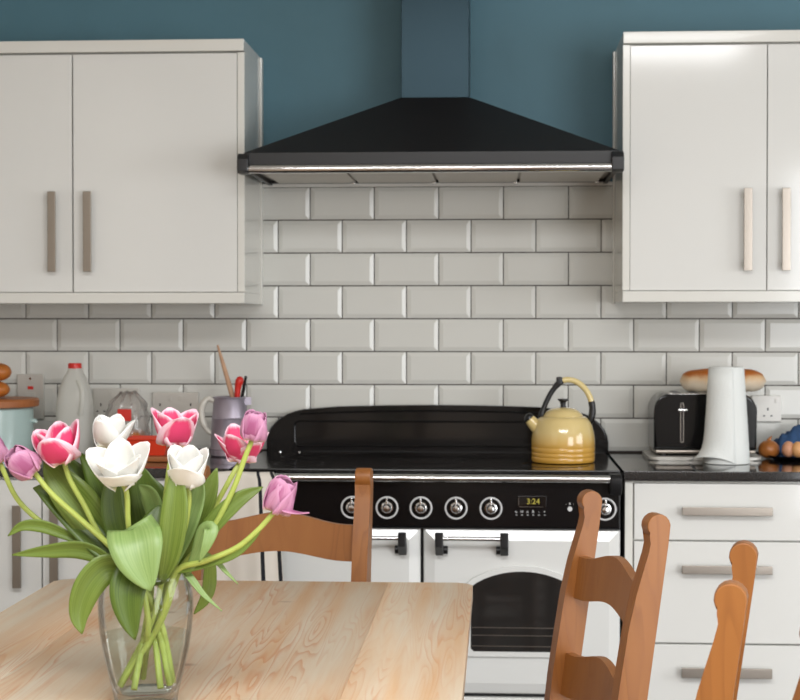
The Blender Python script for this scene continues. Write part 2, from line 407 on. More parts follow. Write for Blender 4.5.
struct('wall_front', wall_y(YF-.1, YF, XL, XR, [(2.0, 4.5, .05, 2.35)]), MT['room'])
b = B(); b.box(XR, XR+.1, YF, -4.3, 0, ZC); b.box(XR, XR+.1, -1.7, 0, 0, ZC); b.box(XR, XR+.1, -4.3, -1.7, 0, .9); b.box(XR, XR+.1, -4.3, -1.7, 2.2, ZC)
struct('wall_right', b, MT['room'])
def window(name, axis, c, a0, a1, z0, z1, n):
    b = B()
    def bx(u0, u1, w0, w1, d):
        if axis == 'y': b.box(u0, u1, c-d, c+d, w0, w1)
        else: b.box(c-d, c+d, u0, u1, w0, w1)
    t = .06
    bx(a0, a1, z0, z0+t, .03); bx(a0, a1, z1-t, z1, .03)
    for i in range(n+1):
        u = a0 + (a1-a0-t)*i/n; bx(u, u+t, z0+t, z1-t, .03)
    o = struct(name, b, MT['frame'])
    for i in range(n):
        p = B(); u0 = a0 + (a1-a0-t)*i/n + t; u1 = a0 + (a1-a0-t)*(i+1)/n
        if axis == 'y': p.box(u0, u1, c-.004, c+.004, z0+t, z1-t)
        else: p.box(c-.004, c+.004, u0, u1, z0+t, z1-t)
        obj('pane', p, MT['pane'], o)
window('window_1', 'y', YF-.05, 2.0, 4.5, .05, 2.35, 3)
window('window_2', 'x', XR+.05, -4.3, -1.7, .9, 2.2, 3)

b = B(); b.box(-1.0, 1.6, -5.25, -5.2, ZC, ZC+.12); b.box(-1.0, 1.6, -4.0, -3.95, ZC, ZC+.12); b.box(-1.0, -.95, -5.2, -4.0, ZC, ZC+.12); b.box(1.55, 1.6, -5.2, -4.0, ZC, ZC+.12)
o = struct('added_rooflight', b, MT['frame']); obj('pane', B().box(-.95, 1.55, -5.2, -4.0, ZC+.05, ZC+.058), MT['pane'], o)  # made-up rooflight frame and pane, housing the added overhead fill
# splashback tiles: each its own piece on the wall
PX, PZ, ZL0 = .1996, .102, 1.3215
bm = B(); ZT = ZL0+4*PZ
bm.box(XL, 1.692, -.004, 0, ZL0-4*PZ-.01, ZT)
gr = obj('grout', bm, MT['grout'], wall)
obj('trim_strip', B().box(-.55, .535, -.014, 0, ZT, ZT+.012, .002), MT['white_plastic'], wall)
def tile_mesh(hw, hh=.0492, s=.0125, t0=.0045, t1=.0085):
    bm = B(); Q = ((-1, -1), (1, -1), (1, 1), (-1, 1)); o = off(wall)
    ra = [bm.bm.verts.new(o+Vector((x*hw, 0, z*hh))) for x, z in Q]
    rb = [bm.bm.verts.new(o+Vector((x*hw, -t0, z*hh))) for x, z in Q]
    rc = [bm.bm.verts.new(o+Vector((x*(hw-s), -t1, z*(hh-s)))) for x, z in Q]
    for A, C in ((ra, rb), (rb, rc)):
        for i in range(4): bm.bm.faces.new((A[i], A[(i+1) % 4], C[(i+1) % 4], C[i]))
    bm.bm.faces.new(rc); bm.bm.faces.new(ra[::-1])
    return obj('tile', bm, MT['tile'], wall, smooth=0)
spots = {.0982: [], .0483: []}
for row in range(-4, 4):
    shift = 0 if row % 2 else .5          # row -1 has its joints on X = n*pitch
    z = ZL0 + (row+.5)*PZ
    for n in range(-9 if shift == 0 else -10, 8): spots[.0982].append((-.0045 + (n + shift + .5)*PX, z))
    if shift == 0: spots[.0483] += [(-.0045-9.25*PX, z), (-.0045+8.25*PX, z)]   # cut tiles at the ends
for hw, L_ in spots.items():
    src = tile_mesh(hw)
    for i, (x, z) in enumerate(L_):
        rot = (random.uniform(-.006, .006), random.uniform(-.002, .002), random.uniform(-.006, .006))
        if i == 0: src.location = Vector((x, -.003, z)) - off(wall); src.rotation_euler = rot
        else: child_copy(src, wall, (x, -.003, z), rot)

# ------------------------------------------------------------------ fitted units
def bar_handle(parent, x, y, z0, z1, wd=.024, horiz=False, x1=None):
    b = B()
    if not horiz:
        b.box(x-wd/2, x+wd/2, y-.03, y-.022, z0, z1, .0015)
        for z in (z0+.02, z1-.02): b.box(x-.005, x+.005, y-.023, y, z-.006, z+.006)
    else:
        b.box(x, x1, y-.03, y-.022, z0, z1, .0015)
        for q in (x+.02, x1-.02): b.box(q-.006, q+.006, y-.023, y, (z0+z1)/2-.005, (z0+z1)/2+.005)
    return obj('handle', b, MT['steel'], parent, label='brushed steel bar handle')
def upper_cab(x0, x1, zt0, zt1, zd0, zd1, zp0, doors, handles, endx, label):
    t = thing('wall_cabinet', label, 'cabinet', ((x0+x1)/2, -.17, zp0), 'gloss white wall cabinets')
    obj('body', B().box(x0, x1, -.318, -.001, zd0-.002, zt0, .001), MT['carcass'], t)
    obj('cornice', B().box(min(x0, endx), max(x1, endx), -.35, -.001, zt0, zt1, .0015), MT['carcass'], t)
    obj('pelmet', B().box(min(x0, endx), max(x1, endx), -.345, -.001, zp0, zd0-.002, .0015), MT['carcass'], t)
    s = -1 if endx > (x0+x1)/2 else 1
    a, c = sorted((endx, endx + s*.0205))
    obj('end_panel', B().box(a, c, -.337, -.318, zd0, zt0-.002, .001), MT['carcass'], t)
    q0, q1 = sorted((endx - s*.0, endx - s*.006))
    obj('scribe_strip', B().box(q0, q1, -.035, -.001, zp0, zt1-.003, .001), MT['carcass'], t)
    for (d0, d1), hx in zip(doors, handles):
        d = obj('door', B().box(d0, d1, -.338, -.319, zd0, zd1, .0012), MT['gloss'], t)
        bar_handle(d, hx, -.338, 1.457, 1.691)
upper_cab(-1.56, -.556, 2.096, 2.130, 1.399, 2.091, 1.366, [(-1.556, -1.064), (-1.060, -.578)], [-1.118, -1.013], -.556,
          'gloss white wall cabinet left of the black cooker hood')
upper_cab(.534, 1.356, 2.105, 2.138, 1.402, 2.100, 1.369, [(.5555, .9405), (.9435, 1.335)], [.885, .992], .534,
          'gloss white wall cabinet right of the hood above the toaster')
def base_unit(x0, x1, label):
    t = thing('base_cabinet', label, 'cabinet', ((x0+x1)/2, -.3, 0), 'gloss white base units')
    obj('body', B().box(x0, x1, -.58, -.01, .15, .882, .001), MT['carcass'], t)
    obj('plinth', B().box(x0, x1, -.54, -.52, 0, .15), MT['carcass'], t)
    return t
t = base_unit(-1.56, -.558, 'white base cabinet with two doors left of the cooker')
for (d0, d1), hx in zip([(-1.557, -1.083), (-1.079, -.560)], [-1.145, -1.041]):
    d = obj('door', B().box(d0, d1, -.6, -.581, .155, .874, .0012), MT['gloss'], t)
    bar_handle(d, hx, -.6, .578, .806)
t = base_unit(-1.9, -1.562, 'narrow white base cabinet in the left corner')
obj('door', B().box(-1.897, -1.565, -.6, -.581, .155, .874, .0012), MT['gloss'], t)
t = base_unit(.522, 1.040, 'white drawer unit right of the cooker under the toaster')
obj('end_panel', B().box(.522, .543, -.598, -.58, .15, .88, .001), MT['carcass'], t)
for z0, z1, h0, h1 in ((.7235, .875, .792, .815), (.4445, .7185, .635, .658), (.155, .4395, .355, .382)):
    d = obj('drawer', B().box(.547, 1.037, -.6, -.581, z0, z1, .0012), MT['gloss'], t)
    bar_handle(d, .672, -.6, h0, h1, horiz=True, x1=.913)
t = base_unit(1.042, 1.60, 'white base cabinet at the far right end of the worktop')
d = obj('door', B().box(1.045, 1.597, -.6, -.581, .155, .874, .0012), MT['gloss'], t)
bar_handle(d, 1.11, -.6, .578, .806)
tag(obj('worktop', B().box(-1.902, -.556, -.615, -.001, .883, .91, .003), MT['worktop']), 'black granite worktop left of the cooker', 'worktop')
tag(obj('worktop', B().box(.517, 1.61, -.615, -.001, .883, .91, .003), MT['worktop']), 'black granite worktop right of the cooker under the toaster', 'worktop')

# ------------------------------------------------------------------ cooker hood
t = thing('cooker_hood', 'black pyramid chimney cooker hood with a chrome front rail', 'hood', (-.012, -.25, 1.726))
bm = B()
top = [(-.108, -.004, 1.966), (.096, -.004, 1.966), (.096, -.273, 1.966), (-.108, -.273, 1.966)]
bot = [(-.532, -.004, 1.785), (.512, -.004, 1.785), (.512, -.5, 1.785), (-.532, -.5, 1.785)]
A = [bm.bm.verts.new(p) for p in top]; C = [bm.bm.verts.new(p) for p in bot]
for i in range(4): bm.bm.faces.new((A[i], A[(i+1) % 4], C[(i+1) % 4], C[i]))
bm.bm.faces.new(A); bm.bm.faces.new(C[::-1])
obj('canopy', bm, MT['satin'], t, smooth=0)
bm = B(); bm.box(-.532, .512, -.5, -.488, 1.751, 1.785, .001); bm.box(-.532, -.52, -.488, -.004, 1.735, 1.785); bm.box(.5, .512, -.488, -.004, 1.735, 1.785)
obj('fascia', bm, MT['satin'], t)
c = obj('chimney', B().box(-.105, .093, -.27, -.002, 1.966, 2.899, .002), MT['chimney'], t)
obj('front_rail', B().tube([(-.518, -.502, 1.739), (.492, -.502, 1.739)], .0125, 20), MT['chrome'], t)
for x0, x1 in ((-.548, -.517), (.490, .524)):
    bm = B(); bm.prism([(-.525, 1.732), (-.525, 1.765), (-.505, 1.782), (-.37, 1.782), (-.37, 1.745), (-.46, 1.726), (-.515, 1.726)], 'x', x0, x1, .003)
    obj('rail_bracket', bm, MT['satin'], t)
obj('underside', B().box(-.52, .5, -.488, -.02, 1.7475, 1.752), MT['steel'], t)
for i in range(4):
    a = -.50 + i*.2465; f = obj('filter', B().box(a+.004, a+.2425, -.47, -.05, 1.738, 1.747, .002), MT['filter'], t)
    obj('latch', B().box(a+.232, a+.2425, -.09, -.06, 1.731, 1.738, .002), MT['chrome'], f)
obj('rear_lip', B().box(-.52, .5, -.048, -.02, 1.739, 1.747), MT['satin'], t)

# ------------------------------------------------------------------ range cooker
t = thing('range_cooker', 'white and black range cooker with a chrome rail and black splashback', 'cooker', (-.02, -.31, 0))
X0, X1 = -.55, .51
obj('body', B().box(X0, X1, -.6, -.055, .1, .888, .003), MT['satin'], t)
obj('plinth', B().box(X0+.01, X1-.01, -.56, -.1, 0, .1), MT['satin'], t)
hob = obj('hob', B().box(X0+.003, X1-.003, -.632, -.055, .889, .9125, .004), MT['black'], t)
for x, y, r in ((-.38, -.22, .085), (-.38, -.47, .07), (-.02, -.34, .11), (.16, -.2, .07), (.34, -.46, .095)):
    obj('cooking_zone', B().torus((x, y, .9123), r, .0012, 'z', 40, 6), MT['panel'], hob)
# splashback upstand with rounded shoulders
def sb(x):
    return 1.0455 + .0115*(1-((x+.008)/.44)**2)
pts = [(-.535, .905), (.515, .905)]
for i in range(9):
    a = PI/2*i/8; pts.append((.365+.15*math.cos(a), .945+.1*math.sin(a)))
for i in range(1, 12): x = .365-.745*i/12; pts.append((x, sb(x)-.0005))
for i in range(9):
    a = PI/2+PI/2*i/8; pts.append((-.385+.15*math.cos(a), .945+.1*math.sin(a)))
s_ = obj('upstand', B().prism(pts, 'y', -.053, -.004, .006), MT['black'], t)
rr = rrect(-.447, .43, .930, 1.006, .016, 5)
obj('panel_rim', B().tube([(x, -.0535, z) for x, z in rr+rr[:2]], .003, 8, False), MT['black'], s_)
ln = [(-.43+.83*i/14, -.054, sb(-.43+.83*i/14)-.018) for i in range(15)]
obj('ridge', B().tube(ln, .0028, 8), MT['black'], s_)
for x in (-.49, -.43, .41, .47):
    obj('screw', B().lathe([(.004, 0), (.004, .002), (0, .003)], (x, -.075, .9125), 10), MT['chrome'], t)
# control panel
cp = obj('control_panel', B().box(X0+.004, X1-.004, -.635, -.6, .757, .886, .003), MT['panel'], t)
obj('trim_edge', B().box(X0+.004, X1-.004, -.634, -.6, .7525, .756), MT['satin'], t)
for x in (-.216, -.121, -.029, .066, .160, .466):
    k = obj('knob', B().tube([(x, -.634, .809), (x, -.640, .809), (x, -.6405, .809), (x, -.655, .809), (x, -.661, .809), (x, -.6625, .809)], [.016, .016, .0135, .0125, .0085, .001], 24), MT['chrome'], t)
    obj('dial_ring', B().torus((x, -.6365, .809), .0285, .0026), MT['mark'], k)
    obj('pointer', B().box(x-.0022, x+.0022, -.657, -.6405, .811, .836, .001), MT['chrome'], k)
dsp = obj('clock', B().box(.232, .309, -.6365, -.634, .812, .843, .001), MT['display'], t)
obj('bezel_line', B().box(.234, .2352, -.6378, -.6365, .818, .838).box(.236, .3, -.6375, -.6365, .8135, .8142), MT['rack'], dsp)
def text(name, s, size, x, y, z, m, parent):
    cu = bpy.data.curves.new(name, 'FONT'); cu.body = s; cu.size = size; cu.extrude = .0002; cu.align_x = 'CENTER'; cu.align_y = 'CENTER'
    tmp = bpy.data.objects.new('t', cu); COL.objects.link(tmp)
    dg = bpy.context.evaluated_depsgraph_get(); me = bpy.data.meshes.new_from_object(tmp.evaluated_get(dg))
    bpy.data.objects.remove(tmp)
    me.transform(Matrix.Translation(Vector((x, y, z)) - off(parent)) @ Matrix.Rotation(PI/2, 4, 'X'))
    me.materials.clear(); me.materials.append(m); me.name = name
    o = bpy.data.objects.new(name, me); link(o, parent); OFF[o.name] = off(parent); return o
text('digits', '3:24', .021, .2735, -.6372, .828, MT['digits'], dsp)
for i, ch in enumerate(['o', 'H', 'n', 'B', '-', '+']):
    x = .228 + i*.0152
    text('button_mark', ch, .0105, x, -.6356, .8005, MT['mark'], cp)
    obj('tick_mark', B().box(x-.002, x+.003, -.6357, -.635, .791, .7925), MT['mark'], cp)
for x, s in ((.362, '-'), (.372, '8'), (.382, '-')): text('dial_mark', s, .009, x, -.6356, .8225, MT['mark'], cp)
obj('indicator_light', B().tube([(.372, -.634, .809), (.372, -.638, .809), (.372, -.639, .809)], [.0065, .0065, .003], 16), MT['mark'], cp)
# rail
obj('rail', B().tube([(X0+.02, -.668, .8925), (X1-.03, -.668, .8925)], .0105, 20), MT['chrome'], t)
for x0, x1 in ((X0+.002, X0+.03), (X1-.034, X1-.002)):
    obj('rail_bracket', B().prism([(-.684, .872), (-.684, .896), (-.672, .906), (-.63, .906), (-.63, .855), (-.668, .85)], 'x', x0, x1, .003), MT['satin'], t)
# doors with a bevelled border
def oven_door(x0, x1, z0, z1, win):
    bm = B(); yb, y1, y2 = -.601, -.622, -.634
    R = [[bm.bm.verts.new(p) for p in ((a, y, c), (b_, y, c), (b_, y, d), (a, y, d))] for a, b_, c, d, y in
         ((x0, x1, z0, z1, yb), (x0, x1, z0, z1, y1), (x0+.004, x1-.004, z0+.004, z1-.004, y1-.004), (x0+.03, x1-.03, z0+.03, z1-.03, y2))]
    for A, C in zip(R, R[1:]):
        for i in range(4): bm.bm.faces.new((A[i], A[(i+1) % 4], C[(i+1) % 4], C[i]))
    bm.bm.faces.new(R[-1]); bm.bm.faces.new(R[0][::-1])
    d = obj('oven_door', bm, MT['enamel'], t, smooth=0)
    if win:
        wx0, wx1, wz0, wz1, wp = win
        def outline(g):
            p = [(wx0-g+.008, wz0-g), (wx1+g-.008, wz0-g), (wx1+g, wz0-g+.008), (wx1+g, wz1+g*.4)]
            for i in range(1, 16):
                u = i/16; p.append((wx1+g-(wx1-wx0+2*g)*u, wz1+g*.4+(wp+g*.9-wz1-g*.4)*(1-(2*u-1)**2)**.85))
            p += [(wx0-g, wz1+g*.4), (wx0-g, wz0-g+.008)]; return p
        obj('window_surround', B().prism(outline(.016), 'y', -.643, -.62, .004), MT['enamel'], d)
        g = obj('window_glass', B().prism(outline(0), 'y', -.6445, -.63, .001), MT['ovenglass'], d, label='dark arched oven window')
        for z in (.487, .466, .437): obj('rack_line', B().box(wx0+.003, wx1-.003, -.6452, -.6443, z, z+.002), MT['rack'], g)
    return d
def door_handle(d, a, c):
    b = B().tube([(a+.012, -.688, .733), (c-.012, -.688, .733)], .0058, 14)
    h = obj('door_handle', b, MT['chrome'], d)
    for x, s in ((a, 1), (c, -1)):
        q = sorted((x, x+s*.022))
        bm = B().prism([(-.700, .748), (-.676, .748), (-.672, .718), (-.634, .702), (-.634, .688), (-.66, .684), (-.700, .712)], 'x', q[0], q[1], .003)
        bm.tube([(x+s*.016, -.646, .697), (x+s*.033, -.646, .697)], .0115, 12)
        obj('handle_mount', bm, MT['satin'], h)
d = oven_door(X0+.003, -.031, .305, .752, None); door_handle(d, -.263, -.066)
d = oven_door(-.022, X1-.003, .305, .752, (.106, .381, .423, .597, .640)); door_handle(d, .011, .207)
obj('storage_drawer', B().box(X0+.003, X1-.003, -.625, -.6, .105, .294, .008), MT['enamel'], t)

# ------------------------------------------------------------------ tea towel over the rail
def sheet(name, grid, m, parent=None, thick=.001, smooth=True, sub=0):
    """grid[i][j] of points -> mesh object with uv (u along j, v along i)"""
    n, k = len(grid), len(grid[0])
    P = [Vector(p) for row in grid for p in row]
    if parent is None: o0 = Vector(((min(p.x for p in P)+max(p.x for p in P))/2, (min(p.y for p in P)+max(p.y for p in P))/2, min(p.z for p in P)))
    else: o0 = off(parent)
    fs = [(i*k+j, i*k+j+1, (i+1)*k+j+1, (i+1)*k+j) for i in range(n-1) for j in range(k-1)]
    me = bpy.data.meshes.new(name); me.from_pydata([p-o0 for p in P], [], fs)
    uv = me.uv_layers.new(name='UVMap')
    for f in me.polygons:
        for li, vi in zip(f.loop_indices, f.vertices): uv.data[li].uv = ((vi % k)/(k-1), (vi//k)/(n-1))
    me.materials.append(m); me.shade_smooth()
    o = bpy.data.objects.new(name, me); link(o, parent); OFF[o.name] = o0
    if parent is None: o.location = o0
    if thick:
        md = o.modifiers.new('thick', 'SOLIDIFY'); md.thickness = thick; md.offset = 0
    return o
grid = []
path = [(-.648, .55), (-.65, .7), (-.651, .80), (-.652, .875), (-.656, .9005), (-.668, .9065), (-.680, .9005), (-.684, .88), (-.692, .80), (-.700, .70), (-.706, .60), (-.710, .53), (-.712, .46)]
pp = crom([(0, y, z) for y, z in path], 48)
for i, p in enumerate(pp):
    v = i/48; row = []
    front = max(0, (v-.45)/.55)
    xl = -.578 - .012*front; xr = -.426 + .048*front
    for j in range(25):
        u = j/24
        amp = (.002 + .016*front) if v > .45 else .001
        y = p.y - amp*(math.sin(u*9.5+1.2+v*1.2)*.6 + math.sin(u*17+2)*.3 + .6)
        row.append((xl + (xr-xl)*u, y, p.z + .004*math.sin(u*6)*(1 if v > .45 else .2)))
    grid.append(row)
tag(sheet('tea_towel', grid, MT['towel'], thick=.0016), 'cream tea towel with black stripes hanging over the cooker rail', 'towel')

# ------------------------------------------------------------------ kettle
kz = .9135; kp = atz(563, 461.5, kz); kx, ky = kp.x, kp.y
t = thing('kettle', 'yellow enamel whistling kettle with black knob on the hob', 'kettle', (kx, ky, kz))
prof = [(.06, 0), (.0885, .001), (.0905, .006), (.0905, .014), (.0892, .016), (.0905, .018), (.0905, .026), (.0892, .028), (.0905, .030), (.0908, .040), (.0895, .043), (.0908, .047)]
for i in range(1, 13):
    a = i/12; prof.append((.0908*math.cos(a*1.0)**.8 if a < 1 else .056, .047 + .083*math.sin(a*PI/2)**1.05))
prof[-1] = (.054, .130)
obj('body', B().lathe(prof, (kx, ky, kz), 48), MT['kettle'], t)
lid = obj('lid', B().lathe([(.0565, .127), (.0575, .131), (.055, .1335), (.053, .137), (.046, .144), (.034, .151), (.018, .1545), (0, .155)], (kx, ky, kz), 40), MT['kettle'], t)
obj('lid_knob', B().lathe([(.0085, .154), (.0075, .162), (.0085, .170), (.0155, .176), (.0155, .179), (0, .180)], (kx, ky, kz), 24), MT['satin'], lid)
sp = obj('spout', B().tube([(kx-.055, ky-.006, kz+.085), (kx-.080, ky-.010, kz+.104), (kx-.098, ky-.012, kz+.124)], [.026, .019, .0145], 20), MT['kettle'], t)
obj('whistle', B().tube([(kx-.096, ky-.012, kz+.122), (kx-.101, ky-.0125, kz+.1275), (kx-.106, ky-.013, kz+.131)], [.0155, .0155, .008], 18), MT['satin'], sp)
hp = [(-.066, .116), (-.062, .140), (-.050, .172), (-.032, .204), (-.010, .228), (.012, .2335), (.038, .226), (.062, .204), (.077, .172), (.080, .140), (.072, .104)]
hc = crom([(kx+x+.003, ky, kz+z) for x, z in hp], 40)
obj('handle_arm', B().tube(hc[0:18], [.0095]*5+[.0075]*9+[.009]*4, 14), MT['satin'], t)
obj('handle_arm', B().tube(hc[32:41], [.0095, .0095, .0095, .0095, .0098, .010, .010, .008, .003], 14), MT['satin'], t)
obj('handle_grip', B().tube(hc[17:33], .0085, 14), MT['kettle'], t)
obj('handle_catch', B().box(kx-.020, kx-.002, ky-.01, ky+.01, kz+.218, kz+.242, .004), MT['satin'], t)

# ------------------------------------------------------------------ things on the right worktop
WZ = .9105
tx0, tx1, tyf, tyb = aty(654, 430, -.25).x, aty(757, 430, -.25).x, -.25, -.06
t = thing('toaster', 'black toaster with chrome base standing on a chrome tray', 'toaster', ((tx0+tx1)/2, -.18, WZ))
def tprof(x0, x1, z0, z1, r): 
    p = [(x0, z0), (x1, z0)]
    for i in range(9): a = PI/2*i/8; p.append((x1-r+r*math.cos(a), z1-r*1.25+r*1.25*math.sin(a)))
    for i in range(9): a = PI/2+PI/2*i/8; p.append((x0+r+r*math.cos(a), z1-r*1.25+r*1.25*math.sin(a)))
    return p
obj('tray', B().prism(rrect(tx0-.018, tx1+.012, tyf-.035, tyb+.01, .03), 'z', WZ, WZ+.010, .003), MT['plate'], t)
obj('base', B().box(tx0+.004, tx1-.004, tyf-.002, tyb, WZ+.017, WZ+.028, .004), MT['steel'], t)
for x in (tx0+.03, tx1-.03):
    for y in (tyf+.02, tyb-.02): obj('foot', B().lathe([(.012, 0), (.012, .0075)], (x, y, WZ+.0098), 12), MT['satin'], t)
obj('body', B().prism(tprof(tx0, tx1, WZ+.028, WZ+.190, .04), 'y', tyf, tyb, .008), MT['black'], t)
obj('top_plate', B().box(tx0+.045, tx1-.045, tyf+.015, tyb-.015, WZ+.188, WZ+.1925, .002), MT['chrome'], t)
for i in range(4): obj('slot', B().box(tx0+.06+i*.05, tx0+.08+i*.05, tyf+.03, tyb-.03, WZ+.192, WZ+.1932), MT['satin'], t)
for px in (682, 730):
    lx = aty(px, 430, tyf).x
    rr = rrect(lx-.004, lx+.004, WZ+.05, WZ+.165, .0039, 3)
    sl = obj('lever_slot', B().tube([(x, tyf-.0005, z) for x, z in rr+rr[:1]], .0016, 6, False), MT['chrome'], t)
    obj('lever', B().box(lx-.014, lx+.014, tyf-.018, tyf, WZ+.142, WZ+.148, .002), MT['chrome'], sl)
# baguette lying on the toaster
bx0, bx1, bz, by = aty(680, 384, -.16).x, aty(767, 384, -.16).x, WZ+.1938, -.155
pts = []; rad = []
for i in range(25):
    u = i/24; pts.append((bx0+(bx1-bx0)*u, by + .012*math.sin(u*2), bz+.033)); rad.append(max(.002, .037*(1-abs(2*u-1)**5)**.5*(1+.03*math.sin(u*25))))
bm = B().tube(pts, rad, 20)
for v in bm.verts: v.co.z = bz + (v.co.z-bz)*.97 if v.co.z > bz else bz+.0005
tag(obj('baguette', bm, MT['baguette'], None, 60), 'crusty baguette lying across the top of the toaster', 'bread')
# kitchen roll
rp = atz(726, 464.5, WZ); rx, ry = rp.x, rp.y+.045
t = thing('kitchen_roll', 'white tapering roll of kitchen paper in front of the toaster', 'paper roll', (rx, ry, WZ))
rt0 = aty(709, 367, ry); rt1 = aty(744, 367, ry); rb0 = aty(703, 460, ry); rb1 = aty(750, 460, ry)
bm = B(); H = rt0.z-WZ; seg = 40
rings = []
for k in range(9):
    u = k/8; xa = rb0.x+(rt0.x-rb0.x)*u; xb = rb1.x+(rt1.x-rb1.x)*u; r = (xb-xa)/2
    rings.append([bm.bm.verts.new(((xa+xb)/2 + r*math.cos(2*PI*i/seg)*(1+.015*math.sin(5*PI*i/seg*2+u*3)*(1-u)), ry+.9*r*math.sin(2*PI*i/seg), WZ+.001+(H-.001)*u)) for i in range(seg)])
for A, C in zip(rings, rings[1:]):
    for i in range(seg): bm.bm.faces.new((A[i], A[(i+1) % seg], C[(i+1) % seg], C[i]))
bm.bm.faces.new(rings[0][::-1])
# hollow core at the top
cxm, crr = (rt0.x+rt1.x)/2, .02
core = [bm.bm.verts.new((cxm+crr*math.cos(2*PI*i/seg), ry+crr*math.sin(2*PI*i/seg), WZ+H)) for i in range(seg)]
cor2 = [bm.bm.verts.new((cxm+crr*math.cos(2*PI*i/seg), ry+crr*math.sin(2*PI*i/seg), WZ+H-.08)) for i in range(seg)]
for i in range(seg):
    bm.bm.faces.new((rings[-1][i], rings[-1][(i+1) % seg], core[(i+1) % seg], core[i])); bm.bm.faces.new((core[i], core[(i+1) % seg], cor2[(i+1) % seg], cor2[i]))
bm.bm.faces.new(cor2)
obj('roll', bm, MT['paper'], t, 50)
grid = []
for i in range(11):
    u = (i/10)**2.2; row = []
    for j in range(13):
        v = j/12; a = -PI*.42 - v*PI*.62
        xa = rb0.x+(rt0.x-rb0.x)*u; xb = rb1.x+(rt1.x-rb1.x)*u; r = (xb-xa)/2
        flare = 1.015 + (.55*(1-u)**12 * math.sin(v*PI*.5)**1.5)
        row.append(((xa+xb)/2 + r*flare*math.cos(a), ry + r*.92*flare*math.sin(a), WZ+.002+(H*.98)*u + .02*(1-u)**4*math.sin(v*PI)))
    grid.append(row)
sheet('loose_sheet', grid, MT['paper'], t, .0008)
# onion, dish, eggs, blue cloth
def blob(name, c, rx_, ry_, rz_, m, seg=24, n=14, egg=0, parent=None, fn=None):
    prof = []
    bm = B(); rings = []
    for i in range(1, n):
        a = PI*i/n; z = -math.cos(a); r = math.sin(a)*(1-egg*z*.5)
        rings.append([bm.bm.verts.new((c[0]+rx_*r*math.cos(2*PI*k/seg)*(fn(a, 2*PI*k/seg) if fn else 1), c[1]+ry_*r*math.sin(2*PI*k/seg)*(fn(a, 2*PI*k/seg) if fn else 1), c[2]+rz_*z)) for k in range(seg)])
    b0 = bm.bm.verts.new((c[0], c[1], c[2]-rz_)); b1 = bm.bm.verts.new((c[0], c[1], c[2]+rz_))
    for A, C in zip(rings, rings[1:]):
        for k in range(seg): bm.bm.faces.new((A[k], A[(k+1) % seg], C[(k+1) % seg], C[k]))
    for k in range(seg): bm.bm.faces.new((b0, rings[0][(k+1) % seg], rings[0][k])); bm.bm.faces.new((b1, rings[-1][k], rings[-1][(k+1) % seg]))
    return obj(name, bm, m, parent, 180)
p = aty(769, 448, -.20)
t = thing('onion', 'brown onion beside the toaster', 'onion', (p.x, p.y, WZ))
blob('bulb', (p.x, p.y, WZ+.027), .031, .031, .027, MT['onion'], fn=lambda a, k: 1+.02*math.cos(7*k))
obj_b = bpy.data.objects['bulb']; obj_b.parent = t; obj_b.location = Vector((0, 0, 0)) 
obj('stalk', B().tube([(p.x, p.y, WZ+.052), (p.x+.003, p.y, WZ+.060), (p.x+.008, p.y-.002, WZ+.066)], [.008, .004, .001], 8), MT['onion'], t)
p = aty(796, 458, -.22)
t = thing('egg_dish', 'black dish holding eggs at the right end of the worktop', 'dish', (p.x, p.y, WZ))
obj('bowl', B().lathe([(.05, 0), (.075, .004), (.083, .012), (.081, .012), (.072, .007), (.048, .004), (0, .004)], (p.x, p.y, WZ), 40), MT['black'], t)
for (px, py, dy), m, lb in (((788.5, 446.5, 0), 'egg', 'pinkish brown egg in the black dish beside the onion'), ((798, 448, -.014), 'egg2', 'tan egg at the right edge of the black dish')):
    q = aty(px, py, p.y-.028+dy)
    e = blob('egg', (q.x, q.y, WZ+.0085+.023), .0195, .0195, .0235, MT[m], egg=.15); tag(e, lb, 'egg', 'eggs in the black dish')
grid = []
p = aty(796, 431, -.10)
for i in range(17):
    u = i/16; row = []
    for j in range(25):
        v = j/24; x = p.x-.055+.15*v; y = -.03-.11*u
        z = WZ+.002+(.095*math.sin(min(1, u*1.02)*PI)**.6*math.sin((.08+.86*v)*PI)**.5)*(.8+.2*math.sin(u*9+v*4))+.009*math.sin(v*23+u*9)+.007*math.sin(u*21-v*6)
        row.append((x, y, max(WZ+.002, z)))
    grid.append(row)
tag(sheet('oven_cloth', grid, MT['blue'], thick=.004), 'crumpled blue cloth behind the eggs', 'cloth')

# sockets and switch
def plate(name, px0, py0, px1, py1, label, cat, m):
    a = aty(px0, py1, -.014); c = aty(px1, py0, -.014)
    t = thing(name, label, cat, ((a.x+c.x)/2, -.014, a.z), 'wall sockets' if 'socket' in name else None)
    obj('plate', B().box(a.x, c.x, -.024, -.0125, a.z, c.z, .003), m, t)
    return t, a.x, c.x, a.z, c.z
def holes(t, cx, cz, s=1.0):
    obj('earth_slot', B().box(cx-.0022, cx+.0022, -.0243, -.0239, cz+.006, cz+.0145), MT['satin'], t)
    for q in (-.011, .011): obj('pin_slot', B().box(cx+q-.0032, cx+q+.0032, -.0243, -.0239, cz-.012, cz-.008), MT['satin'], t)
for px0, py0, px1, py1, lb, cat in ((94, 388, 140, 418, 'steel double socket behind the clear bread bag', 'socket'), (153, 392, 199, 418, 'steel double socket left of the grey jug', 'socket')):
    t, a, c, z0, z1 = plate('double_socket', px0, py0, px1, py1, lb, cat, MT['plate'])
    for q in (.25, .75):
        holes(t, a+(c-a)*q+(-.012 if q < .5 else .012), z0+.032)
        obj('rocker', B().box(a+(c-a)*(.5+(q-.5)*.45)-.006, a+(c-a)*(.5+(q-.5)*.45)+.006, -.0262, -.0238, z1-.026, z1-.01, .001), MT['plate'], t)
